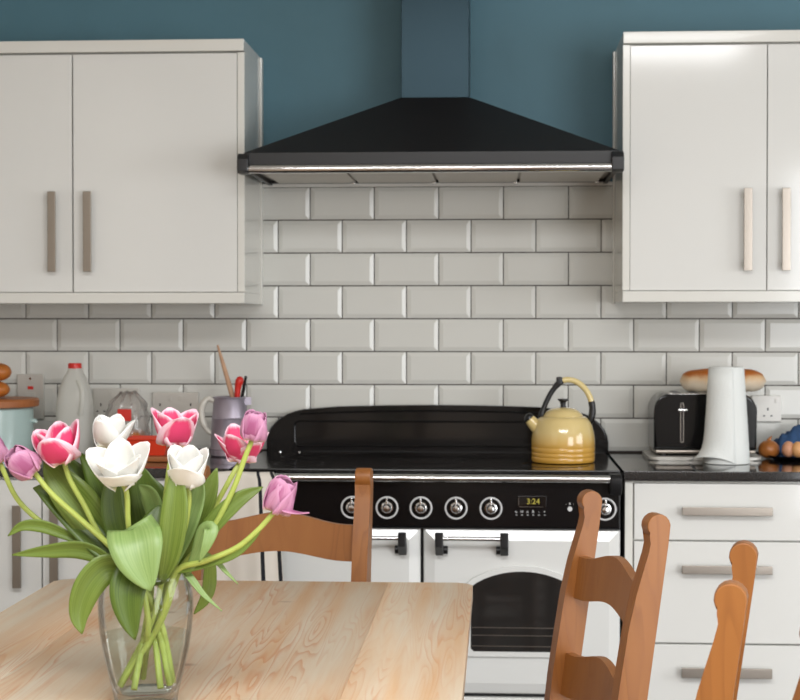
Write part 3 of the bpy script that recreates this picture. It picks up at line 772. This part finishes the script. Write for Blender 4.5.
t, a, c, z0, z1 = plate('single_socket', 751, 395.5, 781, 421.5, 'single wall socket right of the toaster', 'socket', MT['white_plastic'])
holes(t, (a+c)/2+.004, z0+.028)
obj('rocker', B().box(c-.02, c-.008, -.0262, -.0238, z1-.022, z1-.008, .001), MT['white_plastic'], t)
t, a, c, z0, z1 = plate('cooker_switch', 18, 374, 44.5, 419, 'steel cooker switch plate with a red neon on the tiles', 'switch', MT['plate'])
obj('rocker', B().box((a+c)/2-.016, (a+c)/2+.016, -.028, -.0238, z0+.045, z0+.085, .002), MT['plate'], t)
obj('neon', B().box((a+c)/2-.008, (a+c)/2+.01, -.0262, -.0238, z1-.048, z1-.038, .001), MT['red'], t)
for z in (z1-.014, z0+.014): obj('screw', B().tube([((a+c)/2, -.0238, z), ((a+c)/2, -.0252, z)], .004, 10), MT['chrome'], t)

# ------------------------------------------------------------------ things on the left worktop
p0 = aty(32, 420, -.22); br = .12; bxc = p0.x-br
t = thing('bread_bin', 'pale mint round bread bin with a wooden lid at the left edge', 'bread bin', (bxc, -.22, WZ))
zl = aty(32, 407.5, -.22).z
obj('bin_body', B().lathe([(br-.006, 0), (br, .006), (br, zl-WZ-.004), (br-.004, zl-WZ), (0, zl-WZ)], (bxc, -.22, WZ), 48), MT['mint'], t)
obj('lid', B().lathe([(br+.004, 0), (br+.016, .004), (br+.017, .022), (br+.012, .027), (0, .027)], (bxc, -.22, zl+.0005), 48), MT['lid_wood'], t)
obj('side_handle', B().tube([(bxc+br-.002, -.22, zl-.04), (bxc+br+.01, -.22, zl-.04), (bxc+br+.012, -.22, zl-.045)], .007, 12), MT['mint'], t)
lz = zl+.0283
p = aty(-2, 385, -.22)
r1 = blob('bread_roll', (p.x-.008, -.225, lz+.026), .045, .04, .026, MT['crust']); tag(r1, 'lower bread roll resting on the wooden bin lid', 'bread', 'bread rolls on the bin lid')
r2 = blob('bread_roll', (p.x+.004, -.225, lz+.0525+.026), .038, .036, .027, MT['crust']); tag(r2, 'upper bread roll stacked on another on the bin lid', 'bread', 'bread rolls on the bin lid')
# milk bottle
mp = aty(75, 400, -.17); mx, my = mp.x, -.17; mh = aty(75, 368, -.17).z-WZ
t = thing('milk_bottle', 'translucent plastic milk bottle with a red cap', 'bottle', (mx, my, WZ))
obj('body', B().lathe([(.046, 0), (.052, .006), (.053, .05), (.0515, .06), (.053, .07), (.053, mh*.55), (.051, mh*.63), (.044, mh*.76), (.031, mh*.9), (.021, mh*.965), (.018, mh), (0, mh)], (mx, my, WZ), 40, power=3.2), MT['milk'], t)
hcv = crom([(mx+.018, my-.03, WZ+mh*.86), (mx+.034, my-.044, WZ+mh*.74), (mx+.036, my-.052, WZ+mh*.6), (mx+.03, my-.05, WZ+mh*.46)], 14)
obj('handle', B().tube(hcv, .0085, 10), MT['milk'], t)
obj('cap', B().lathe([(.0205, mh-.001), (.0205, mh+.012), (.0185, mh+.015), (0, mh+.015)], (mx, my, WZ), 28), MT['red'], t)
# bread in a clear bag
gp = aty(122, 430, -.19)
t = thing('bagged_loaf', 'brown loaf in a clear plastic bag with a red tag', 'bread', (gp.x, -.19, WZ))
bz0 = WZ+.001
bm = B().box(gp.x-.05, gp.x+.068, -.24, -.15, bz0, bz0+.075, .02, 4)
obj('loaf', bm, MT['crust'], t)
bm = B(); rings = []; n = 18; seg = 36
for k in range(n+1):
    u = k/n; h = .185*u; r = .072*(1-.35*u**2)*(1 if u < .85 else 1-(u-.85)*3.2)
    rings.append([bm.bm.verts.new((gp.x+.012*u+.008+r*1.0*math.cos(2*PI*i/seg)*(1+.08*math.sin(i*2.1+u*9)+.05*math.sin(i*.9-u*21)), -.19+.78*r*math.sin(2*PI*i/seg)*(1+.07*math.sin(i*1.7+u*12)), bz0+h+.008*u*math.sin(i*1.3))) for i in range(seg)])
for A, C in zip(rings, rings[1:]):
    for i in range(seg): bm.bm.faces.new((A[i], A[(i+1) % seg], C[(i+1) % seg], C[i]))
bm.bm.faces.new(rings[-1])
obj('bag', bm, MT['wrap'], t, 80)
q = aty(125, 415, -.255)
obj('tag', B().box(q.x-.022, q.x+.020, -.262, -.256, q.z-.018, q.z+.018, .003), MT['red'], t, label='red paper tag')
# red loaf tin on a small wooden board
tp0, tp1 = aty(138, 440, -.36), aty(168, 440, -.36)
xm = (tp0.x+tp1.x)/2
tag(obj('chopping_board', B().box(xm-.11, xm+.075, -.43, -.28, WZ, WZ+.016, .004), MT['lid_wood']), 'small wooden board under the red tin', 'board')
tz = WZ+.0165; th = aty(150, 438, -.36).z - tz
t = thing('loaf_tin', 'red enamel tin behind the white tulips', 'tin', (xm, -.36, tz))
bm = B(); R = []
for hx, hy, z in ((.05, .035, 0), (.062, .045, th), (.059, .042, th), (.047, .032, .004)):
    R.append([bm.bm.verts.new((xm-.01+x, -.36+y, tz+z)) for x, y in ((-hx, -hy), (hx, -hy), (hx, hy), (-hx, hy))])
for A, C in zip(R, R[1:]):
    for i in range(4): bm.bm.faces.new((A[i], A[(i+1) % 4], C[(i+1) % 4], C[i]))
bm.bm.faces.new(R[0][::-1]); bm.bm.faces.new(R[-1])
obj('tin_body', bm, MT['redtin'], t, 0)
obj('rim', B().tube([(xm-.01+x, -.36+y, tz+th) for x, y in ((-.063, -.046), (.063, -.046), (.063, .046), (-.063, .046), (-.063, -.046), (-.06, -.046))], .004, 8, False), MT['redtin'], t)
# grey metal jug with utensils
jp = aty(230, 430, -.2); jx, jy = jp.x, -.2
jr0, jr1 = (aty(250, 450, jy).x-aty(210, 450, jy).x)/2, (aty(246, 397, jy).x-aty(214, 397, jy).x)/2
jh = aty(230, 396.5, jy).z-WZ
t = thing('metal_jug', 'lilac grey metal jug with a cream handle holding kitchen utensils', 'jug', (jx, jy, WZ))
obj('jug_body', B().lathe([(jr0-.004, 0), (jr0, .004), (jr0-.001, .02), (jr0+.001, .022), (jr0-.002, .03), (jr1+.006, jh*.62), (jr1+.0075, jh*.635), (jr1+.005, jh*.65), (jr1, jh*.95), (jr1+.003, jh*.985), (jr1+.001, jh), (jr1-.003, jh*.985), (jr1-.003, jh*.7), (jr0-.006, .02), (0, .015)], (jx, jy, WZ), 40), MT['zinc'], t)
hv = crom([(jx-jr1+.002, jy-.01, WZ+jh*.93), (jx-jr1-.014, jy-.012, WZ+jh*.965), (jx-jr1-.028, jy-.014, WZ+jh*.9), (jx-jr1-.036, jy-.014, WZ+jh*.74), (jx-jr1-.03, jy-.014, WZ+jh*.56), (jx-jr1-.016, jy-.012, WZ+jh*.42), (jx-jr1-.003, jy-.01, WZ+jh*.38)], 24)
obj('handle', B().tube(hv, [.0085]*8+[.010]*10+[.007]*7, 12), MT['jughandle'], t, label='curved cream handle')
obj('spout', B().prism([(jx+jr1-.006, jy-.018), (jx+jr1+.016, jy), (jx+jr1-.006, jy+.018)], 'z', WZ+jh*.86, WZ+jh*.99), MT['zinc'], t)
a = aty(217.5, 345, jy); c = aty(233, 398, jy)
dv = (c-a); e = c+dv*.6
tag(obj('wooden_spoon', B().tube(crom([a, a+(c-a)*.5, c, e], 12), [.0032, .004, .0055, .0062, .0068, .007, .0075, .008, .008, .008, .008, .008, .008], 10), MT['spoon']), 'long wooden spoon handle standing in the grey jug', 'spoon')
a = aty(241.5, 377, jy-.01); c = aty(237, 398, jy-.01)
t = thing('scissors', 'red handled scissors standing in the grey jug', 'scissors', (c.x, c.y, c.z-.06))
bm = B().tube(crom([a, a+Vector((-.006, 0, -.012)), (a+c)/2+Vector((-.004, 0, 0)), c, c+(c-a)*.5], 14), [.006, .010, .0125, .0135, .0135, .013, .012, .011, .0105, .010, .009, .008, .006, .006, .006], 12, flat=.9)
obj('grip', bm, MT['red'], t); obj('blade', B().tube([c+(c-a)*.4, c+(c-a)*1.3], [.006, .003], 8, flat=.3), MT['chrome'], t)
a = aty(246, 376, jy+.01); c = aty(242, 398, jy+.01)
tag(obj('spatula', B().tube([a, (a+c)/2, c, c+(c-a)*1.2], [.004, .005, .005, .005], 10, flat=.7), MT['panel']), 'dark utensil handle behind the red scissors in the jug', 'utensil')

# ------------------------------------------------------------------ dining table
TX0, TX1, TY0, TY1, TZ = -.766, .126, -1.563, -3.66, .76
t = thing('dining_table', 'scrubbed pine dining table with rounded corners in the foreground', 'table', ((TX0+TX1)/2, (TY0+TY1)/2, 0))
top = bpy.data.objects.new('tabletop', None); link(top, t); top.empty_display_size = .05; OFF[top.name] = off(t)
bw = (TX1-TX0)/5
for i in range(5):
    a, c = TX0+bw*i, TX0+bw*(i+1); e = .00012
    if i in (0, 4):
        r = .035; pts = []
        if i == 4:
            pts = [(a+e, TY1), (a+e, TY0)]
            for k in range(7): q = PI/2-PI/2*k/6; pts.append((c-r+r*math.cos(q), TY0-r+r*math.sin(q)))
            for k in range(7): q = -PI/2*k/6; pts.append((c-r+r*math.cos(q), TY1+r+r*math.sin(q)))
        else:
            pts = [(c-e, TY0), (c-e, TY1)]
            for k in range(7): q = -PI/2-PI/2*k/6; pts.append((a+r+r*math.cos(q), TY1+r+r*math.sin(q)))
            for k in range(7): q = PI-PI/2*k/6; pts.append((a+r+r*math.cos(q), TY0-r+r*math.sin(q)))
        bm = B().prism(pts, 'z', TZ-.03, TZ, .0)
        es = [ed for ed in bm.bm.edges if all(v.co.z > TZ-.001 for v in ed.verts) and not all(abs(v.co.x-((a+e) if i == 4 else (c-e))) < 1e-5 for v in ed.verts)]
        bmesh.ops.bevel(bm.bm, geom=es, offset=.004, segments=3, affect='EDGES', profile=.5)
    else:
        bm = B().prism([(TY1, TZ-.03), (TY0, TZ-.03), (TY0, TZ-.004), (TY0-.0015, TZ-.0012), (TY0-.004, TZ), (TY1+.004, TZ), (TY1, TZ-.004)], 'x', a+e, c-e)
    obj('board', bm, MT['table'], top)
bm = B(); bm.box(TX0+.07, TX1-.07, TY0-.075, TY0-.05, .63, .73); bm.box(TX0+.07, TX1-.07, TY1+.05, TY1+.075, .63, .73)
bm.box(TX0+.05, TX0+.075, TY1+.07, TY0-.07, .63, .73); bm.box(TX1-.075, TX1-.05, TY1+.07, TY0-.07, .63, .73)
obj('apron', bm, MT['table'], t)
for x in (TX0+.075, TX1-.075):
    for y in (TY0-.075, TY1+.075):
        bm = B().box(x-.035, x+.035, y-.035, y+.035, .6, .73, .002)
        bm.lathe([(.02, 0), (.026, .02), (.022, .05), (.028, .3), (.033, .48), (.026, .5), (.034, .53), (.026, .56), (.034, .6)], (x, y, 0), 24)
        obj('leg', bm, MT['table'], t)

# ------------------------------------------------------------------ chairs
def make_chair():
    t = thing('dining_chair', '', 'chair', (0, 0, 0), 'pine ladder back chairs')
    SP = .1925; TH = .036
    k = math.tan(math.radians(8))
    yb = lambda z: -.022 - max(0, z-.45)*k      # straight back edge
    def fe(z):                                    # front edge: body widens downwards
        tb = [(.45, .050), (.62, .054), (.70, .053), (.78, .051), (.84, .0455), (.88, .039), (.92, .033)]
        for (a, p), (c, q) in zip(tb, tb[1:]):
            if z <= c: return yb(z) + p + (q-p)*max(0, z-a)/(c-a)
        return yb(z) + .033
    pts = [(-.02, 0), (-.03, 0)] + [(yb(z)-.0, z) for z in (.2, .45, .6, .75, .88, .93)]
    hc = (yb(.958)+.021, .9585); R = .0215
    for i in range(11):
        a = PI - .1 - (PI+.75)*i/10; pts.append((hc[0]+R*math.cos(a), hc[1]+R*math.sin(a)))
    pts += [(yb(.922)+.0315, .928), (yb(.905)+.0325, .912)]
    pts += [(fe(z), z) for z in (.88, .84, .78, .70, .62, .52, .45)] + [(.024, .2), (.012, 0)]
    for s in (-1, 1):
        obj('back_post', B().prism(pts, 'x', s*SP-TH/2, s*SP+TH/2, .003), MT['pine'], t)
    def slat(zc, h):
        bm = B(); n = 24; g = []
        for i in range(n+1):
            u = -1+2*i/n; x = u*(SP-TH/2+.008)
            wv = .5*(1+math.cos(PI*min(1, abs(u)/.85)))
            zt = zc+h/2 + .024*wv; zb = zc-h/2 + .018*wv
            curve = -.012*(1-u*u)
            y = lambda z: yb(z)+.026+curve
            g.append([bm.bm.verts.new(q) for q in ((x, y(zb)-.008, zb), (x, y(zb)+.008, zb), (x, y(zt)+.008, zt), (x, y(zt)-.008, zt))])
        for A, C in zip(g, g[1:]):
            for i in range(4): bm.bm.faces.new((A[i], A[(i+1) % 4], C[(i+1) % 4], C[i]))
        bm.bm.faces.new(g[0][::-1]); bm.bm.faces.new(g[-1])
        obj('back_slat', bm, MT['pine'], t)
    slat(.811, .081); slat(.622, .081)
    obj('seat', B().prism([(-.175, .0), (.175, .0), (.215, .40), (.2, .425), (-.2, .425), (-.215, .40)], 'z', .43, .452, .005), MT['pine'], t)
    for s in (-1, 1):
        obj('front_leg', B().lathe([(.014, 0), (.018, .03), (.021, .25), (.023, .3), (.019, .33), (.023, .40), (.022, .43)], (s*.18, .375, 0), 18), MT['pine'], t)
        obj('side_rail', B().box(s*.185-.011, s*.185+.011, .005, .36, .37, .425, .002), MT['pine'], t)
        obj('stretcher', B().tube([(s*.19, .0, .17), (s*.18, .375, .17)], .011, 12), MT['pine'], t)
    obj('front_rail', B().box(-.17, .17, .365, .385, .37, .425, .002), MT['pine'], t)
    obj('cross_stretcher', B().tube([(-.18, .19, .17), (.18, .19, .17)], .01, 12), MT['pine'], t)
    return t
chair = make_chair()
YHEAD = -.069      # head centre of the posts in the chair's own frame
def chair_pose(pl, pr):
    """pl, pr: tops of the posts (sitter's left = local +x?  forward is local +y)"""
    m = (pl+pr)/2; d = (pr-pl); d.z = 0; d.normalize()
    ang = math.atan2(d.y, d.x)                 # local +x runs from pl to pr
    f = Vector((-math.sin(ang), math.cos(ang), 0))
    loc = m - f*YHEAD; loc.z = 0
    return loc, ang
poses = []
loc, ang = Vector((-.325, -1.37, 0)), PI - math.radians(6)
poses.append((loc, ang, 'pine ladder back chair on the cooker side of the table'))
for n, (fp, npx) in enumerate((((588, 490), (654, 513)), ((742, 540), (728, 583)), ((818, 617), (870, 700)))):
    a = atz(fp[0], fp[1], .98); c = atz(npx[0], npx[1], .98)
    if n == 2: c = a + Vector((0, -.385, 0))
    loc, ang = chair_pose(c, a)                # from near to far: forward points to -X
    poses.append((loc, ang, ['pine chair right of the table beside the oven with both back slats in view',
                             'pine ladder back chair in front of the drawers seen edge on',
                             'pine chair just showing at the bottom right edge'][n]))
chair.location = poses[0][0]; chair.rotation_euler = (0, 0, poses[0][1]); chair['label'] = poses[0][2]
for loc, ang, lb in poses[1:]: dup(chair, loc, ang, lb)

# ------------------------------------------------------------------ vase of tulips
VX, VY = -.329, -2.665
t = thing('vase', 'clear glass vase of tulips half full of water on the table', 'vase', (VX, VY, TZ+.0003))
vz = TZ+.0003
outer = [(.041, 0), (.0452, .003), (.0462, .015), (.051, .035), (.0565, .057), (.062, .082), (.066, .107), (.0678, .13), (.0685, .15), (.0665, .17), (.062, .186), (.0605, .192), (.062, .197)]
inner = [(.0605, .197), (.0588, .191), (.0603, .185), (.0648, .169), (.0668, .15), (.0661, .13), (.0643, .107), (.0603, .082), (.0547, .057), (.049, .035), (.043, .02), (.030, .017), (0, .017)]
obj('glass', B().lathe(outer+inner, (VX, VY, vz), 64), MT['glass'], t)
obj('water', B().lathe([(0, .0175), (.0298, .0175), (.0426, .0205), (.0486, .035), (.0543, .057), (.0599, .082), (.063, .1015), (.0628, .1025), (0, .1018)], (VX, VY, vz), 48), MT['water'], t, label='clear water')
VR = .0105
def vp(px, py, dy=0): return aty(px, py, VY+dy)

def petal_mesh(name, Lp, W, keys, m, rc, seed, ruf=.06):
    rnd = random.Random(seed); nu, nv = 14, 10
    def ph(u):
        for (a, b_), (c, d) in zip(keys, keys[1:]):
            if u <= c:
                f = (u-a)/(c-a); f = f*f*(3-2*f); return math.radians(b_+(d-b_)*f)
        return math.radians(keys[-1][1])
    r = z = 0; prof = [(0, 0, ph(0))]
    for i in range(1, nu+1):
        p = ph((i-.5)/nu); r += math.sin(p)*Lp/nu; z += math.cos(p)*Lp/nu; prof.append((r, z, p))
    P, uvs = [], []
    a0, a1 = rnd.uniform(0, 6), rnd.uniform(0, 6)
    for i, (r, z, p) in enumerate(prof):
        u = i/nu
        w = W*(max(0, math.sin(PI*min(1, u**.78*.985+.0)))**.62 if u > 0 else 0) + W*.22*(1-u)**2
        if i == nu: w = W*.10
        for j in range(nv+1):
            v = -1+2*j/nv; th = v*w/rc
            x = r + .0025 - rc*(1-math.cos(th)); y = rc*math.sin(th)
            k = ruf*Lp*(abs(v)**2)*math.sin(a0+u*7)*u*.6
            nx, nz = math.cos(p), -math.sin(p)
            rib = -.0012*math.exp(-(v/.18)**2)*math.sin(PI*u)
            P.append((x+nx*(k+rib), y, z+nz*(k+rib))); uvs.append((j/nv, u))
    K = nv+1; fs = [(i*K+j, i*K+j+1, (i+1)*K+j+1, (i+1)*K+j) for i in range(nu) for j in range(nv)]
    me = bpy.data.meshes.new(name); me.from_pydata(P, [], fs); uv = me.uv_layers.new(name='UVMap')
    for f in me.polygons:
        for li, vi in zip(f.loop_indices, f.vertices): uv.data[li].uv = uvs[vi]
    me.materials.append(m); me.shade_smooth(); return me
STY = {   # petal angle keys from the flower's axis
    'closed': [(0, 82), (.22, 38), (.5, 4), (.8, -16), (1, -34)],
    'cup':    [(0, 82), (.22, 42), (.5, 14), (.8, 4), (1, 2)],
    'open':   [(0, 84), (.25, 52), (.5, 24), (.8, 13), (1, 20)],
    'wide':   [(0, 86), (.25, 64), (.5, 44), (.8, 28), (1, 30)],
}
def tulip(label, m, head, axis, size, style, stem, spin=0, style_in=None, bend=None, wide=.52, rad=.0039):
    """head: base point of the flower; stem: points from head down to the cut end"""
    end = stem[-1]
    t = thing('tulip', label, 'tulip', end, 'tulips in the glass vase')
    P = crom([head] + stem, 40)
    obj('stem', B().tube(P, [rad*(.95+.25*i/40) for i in range(41)], 10), MT['stem'], t)
    q = Vector((0, 0, 1)).rotation_difference(Vector(axis).normalized())
    for layer in (0, 1):
        stl = STY[style if layer == 0 else (style_in or style)]
        me = petal_mesh('petal', size*(1 if layer == 0 else .97), size*wide, stl, m, size*(.42 if layer == 0 else .36), hash(label) % 97 if False else len(label)+layer)
        for k in range(3):
            a = spin + k*2*PI/3 + (PI/3 if layer else 0)
            o = bpy.data.objects.new('petal', me); link(o, t)
            tilt = random.uniform(-.07, .07)
            if bend and layer == 0 and k == bend[0]: tilt = bend[1]
            sc = .9 if layer else 1
            Mx = q.to_matrix().to_4x4() @ Matrix.Rotation(a, 4, 'Z') @ Matrix.Rotation(tilt, 4, 'Y') @ Matrix.Diagonal((sc, sc, 1, 1))
            o.matrix_local = Matrix.Translation(Vector(head)-off(t)) @ Mx
            md = o.modifiers.new('thick', 'SOLIDIFY'); md.thickness = .0007; md.offset = 0
    return t
def inv(ang, r, z): return Vector((VX + r*math.cos(ang), VY + r*math.sin(ang), vz + z))
def axis2d(dx, dy, toward=0):
    """direction given as right / up in the picture, and towards the viewer"""
    r_ = Vector((math.cos(YAW), math.sin(YAW), 0)); f_ = Vector((-math.sin(YAW), math.cos(YAW), 0))
    return r_*dx + Vector((0, 0, 1))*dy - f_*toward
D2 = math.radians
T = {}
T[1] = tulip('mauve pink tulip cut off by the left edge of the picture', MT['mauve'], vp(0, 463, .02), axis2d(-.45, .9, .1), .052, 'closed',
    [vp(18, 500, .02), vp(48, 527, .015), vp(82, 545, .0), vp(118, 569, -.01), inv(.35, .012, .125), inv(-.3, .039, .03)], .3)
T[2] = tulip('drooping mauve tulip at the far left of the vase', MT['mauve'], vp(34, 472, -.03), axis2d(-.62, .62, .4), .055, 'closed',
    [vp(52, 494, -.03), vp(80, 519, -.025), vp(110, 546, -.02), vp(133, 570, -.015), inv(.0, .02, .125), inv(.2, .039, .03)], .9)
T[3] = tulip('bright pink tulip leaning left with white petal edges', MT['pink'], vp(64, 462, -.01), axis2d(-.25, .96, .25), .068, 'open',
    [vp(70, 480, -.01), vp(84, 505, -.01), vp(100, 535, -.005), vp(130, 572, .0), inv(.4, .016, .12), inv(.7, .039, .03)], .5, 'cup')
T[4] = tulip('white tulip standing above the other white one', MT['whitep'], vp(110, 448, .03), axis2d(.08, 1, .1), .058, 'open',
    [vp(108, 470, .03), vp(107, 510, .03), vp(118, 550, .02), vp(138, 574, .012), inv(1.2, .016, .12), inv(-.8, .039, .03)], .2, 'cup')
T[5] = tulip('wide open white tulip at the front left of the bouquet', MT['whitep'], vp(122, 481, -.05), axis2d(-.05, .8, .45), .068, 'wide',
    [vp(127, 495, -.05), vp(128, 520, -.045), vp(132, 550, -.03), vp(140, 575, -.02), inv(-1.2, .02, .12), inv(1.9, .039, .03)], .62, 'open', wide=.6)
T[6] = tulip('white cupped tulip right of the wide open white one', MT['whitep'], vp(187, 485, -.03), axis2d(.05, .98, .3), .064, 'cup',
    [vp(189, 500, -.03), vp(184, 530, -.025), vp(172, 560, -.02), vp(163, 577, -.015), inv(-.6, .012, .12), inv(2.9, .039, .03)], 2.6, 'cup', bend=(1, .3))
T[7] = tulip('bright pink tulip standing in the middle of the bouquet', MT['pink'], vp(174, 445, .02), axis2d(.06, 1, .12), .066, 'open',
    [vp(169, 470, .02), vp(164, 510, .02), vp(160, 550, .015), vp(154, 576, .01), inv(1.7, .014, .12), inv(-1.8, .039, .03)], 1.0, 'open')
T[8] = tulip('bright pink tulip behind the mauve one by the grey jug', MT['pink'], vp(241, 461, .05), axis2d(.1, .97, .15), .062, 'open',
    [vp(233, 474, .04), vp(215, 506, .035), vp(192, 545, .025), vp(170, 575, .02), inv(.9, .02, .12), inv(-2.6, .039, .03)], .15, 'wide')
T[9] = tulip('upright mauve tulip in front of the pink one by the jug', MT['mauve'], vp(252, 440, .0), axis2d(.2, .97, .15), .05, 'closed',
    [vp(244, 460, .0), vp(232, 492, .0), vp(208, 536, .0), vp(180, 570, .0), inv(-.1, .022, .12), inv(3.6, .039, .03)], .4)
T[10] = tulip('mauve tulip with a fallen petal leaning far right', MT['mauve'], vp(275, 511, -.03), axis2d(.35, .93, .2), .06, 'closed',
    [vp(258, 530, -.03), vp(236, 548, -.03), vp(205, 561, -.03), vp(176, 572, -.02), inv(-.5, .03, .13), inv(2.3, .039, .03)], 2.2)
# the fallen petal of that tulip
me = petal_mesh('petal', .05, .016, [(0, 70), (.3, 95), (.7, 88), (1, 70)], MT['mauve'], .02, 5)
o = bpy.data.objects.new('petal', me); link(o, T[10]); o.matrix_local = Matrix.Translation(vp(275, 508, -.032)-off(T[10])) @ Matrix.Rotation(-.25, 4, 'Z') @ Matrix.Rotation(.2, 4, 'Y')
md = o.modifiers.new('thick', 'SOLIDIFY'); md.thickness = .0007

def leaf(t, pts, wpx, m='leaf', twist=0, fold=.25, pk=.45, wave=.0, n=26, tip=.0):
    """pts (px,py,dy) from base to tip; wpx widest width in pixels; the broad side faces the viewer, turned by twist"""
    P = crom([vp(*p) for p in pts], n); Wm = wpx/689/2; k = 7
    eye = Vector((CX, CY, CZ)); grid = []
    for i, p in enumerate(P):
        u = i/n; tg = (P[min(i+1, n)]-P[max(i-1, 0)]).normalized()
        vw = (eye-p).normalized(); sd = tg.cross(vw)
        if sd.length < 1e-3: sd = Vector((1, 0, 0))
        sd.normalize(); nm = sd.cross(tg)
        tw = twist if not isinstance(twist, (tuple, list)) else twist[0]+(twist[1]-twist[0])*u
        s2 = sd*math.cos(tw)+nm*math.sin(tw); n2 = nm*math.cos(tw)-sd*math.sin(tw)
        w = Wm*((math.sin(PI*u**(math.log(.5)/math.log(pk))))**.75 if 0 < u < 1 else 0) + Wm*.12*(1-u)
        w = max(w, .0008)
        grid.append([p + s2*(w*v) + n2*(fold*w*abs(v) + wave*w*math.sin(u*14+v*2)*v*v) for v in [(-1+2*j/(k-1)) for j in range(k)]])
    return sheet('leaf', grid, MT[m], t, .0011)
LV = [
 (2, [(140, 582, -.03), (122, 570, -.05), (104, 569, -.06), (87, 588, -.068), (79, 614, -.07), (82, 634, -.072)], 28, 'leaf', .15, .3, .5, .0),
 (5, [(146, 584, -.04), (134, 574, -.062), (128, 590, -.076), (129, 614, -.080), (135, 640, -.080)], 33, 'leaf_dark', -.1, .25, .45, .0),
 (5, [(143, 578, -.02), (136, 548, -.028), (133, 530, -.05), (135, 540, -.074), (140, 562, -.086), (151, 591, -.09)], 50, 'leaf_pale', .0, .2, .62, .03),
 (1, [(116, 567, -.012), (98, 555, -.012), (76, 549, -.015), (45, 551, -.02), (12, 555, -.03)], 17, 'leaf', .3, .3, .45, .0),
 (1, [(82, 544, .0), (64, 534, .0), (42, 526, -.005), (22, 526, -.01), (8, 536, -.015)], 12, 'leaf', .2, .3, .5, .0),
 (2, [(138, 580, -.005), (112, 556, -.005), (88, 533, .0), (62, 506, .01), (45, 492, .012), (33, 488, .01)], 25, 'leaf_dark', -.2, .3, .45, .05),
 (3, [(136, 580, .01), (110, 545, .01), (84, 510, .005), (62, 484, .005), (44, 461, .01)], 38, 'leaf', .1, .22, .55, .0),
 (3, [(140, 580, .03), (112, 540, .035), (90, 500, .035), (74, 474, .035), (62, 456, .04)], 30, 'leaf_dark', -.2, .3, .5, .0),
 (4, [(142, 580, .02), (122, 540, .02), (106, 500, .02), (94, 472, .02), (80, 453, .025)], 26, 'leaf_dark', .3, .3, .5, .0),
 (4, [(144, 580, .0), (124, 548, .0), (114, 515, .0), (113, 488, .005), (118, 470, .01)], 24, 'leaf_dark', -.1, .2, .5, .0),
 (4, [(148, 582, .05), (140, 545, .055), (132, 510, .055), (130, 485, .06), (134, 470, .06)], 34, 'leaf_dark', .0, .25, .5, .0),
 (7, [(154, 582, .03), (158, 545, .03), (152, 510, .03), (144, 485, .03), (144, 468, .03)], 42, 'leaf_dark', .1, .25, .45, .0),
 (7, [(160, 578, .01), (160, 540, .005), (157, 515, .0), (150, 494, -.01), (139, 485, -.015)], 20, 'leaf_pale', .5, .3, .6, .0),
 (6, [(162, 582, -.04), (169, 555, -.05), (174, 520, -.055), (176, 490, -.055), (175, 464, -.05)], 25, 'leaf', .05, .28, .5, .0),
 (6, [(158, 582, .0), (150, 560, -.02), (150, 540, -.03), (156, 520, -.02), (160, 505, -.01)], 30, 'leaf_dark', .2, .25, .5, .0),
 (8, [(168, 582, .02), (182, 550, .02), (196, 518, .02), (208, 492, .02), (217, 468, .02)], 24, 'leaf', -.2, .25, .5, .0),
 (8, [(162, 582, -.01), (180, 545, -.01), (192, 515, -.01), (199, 492, -.005), (200, 476, .0)], 20, 'leaf_pale', .4, .3, .45, .0),
 (9, [(176, 574, .0), (192, 552, .0), (215, 522, .0), (240, 499, .005), (263, 487, .01)], 18, 'leaf', .2, .3, .55, .0),
 (9, [(186, 576, -.02), (198, 552, -.03), (205, 532, -.035), (211, 530, -.045), (206, 546, -.052), (199, 562, -.05)], 15, 'leaf_pale', .2, .15, .45, .0),
 (10, [(170, 574, -.02), (200, 566, -.025), (232, 556, -.03), (252, 540, -.03), (267, 519, -.032)], 7, 'leaf', .1, .3, .4, .0),
 (10, [(182, 568, -.01), (192, 580, -.02), (204, 595, -.025), (222, 611, -.03)], 7, 'leaf_pale', .3, .3, .3, .0),
 (9, [(190, 560, .01), (207, 558, .02), (209, 580, .03), (205, 598, .03), (194, 614, .03)], 14, 'leaf', .4, .3, .55, .0),
 (10, [(200, 560, -.02), (216, 562, -.02), (226, 572, -.02), (238, 584, -.02)], 5, 'leaf_pale', .2, .3, .35, .0),
 (2, [(150, 584, -.01), (160, 572, -.035), (158, 556, -.045), (148, 548, -.05), (150, 565, -.06)], 26, 'leaf', .3, .2, .5, .0),
]
for a in LV: leaf(T[a[0]], a[1], a[2], a[3], a[4], a[5], a[6], a[7])
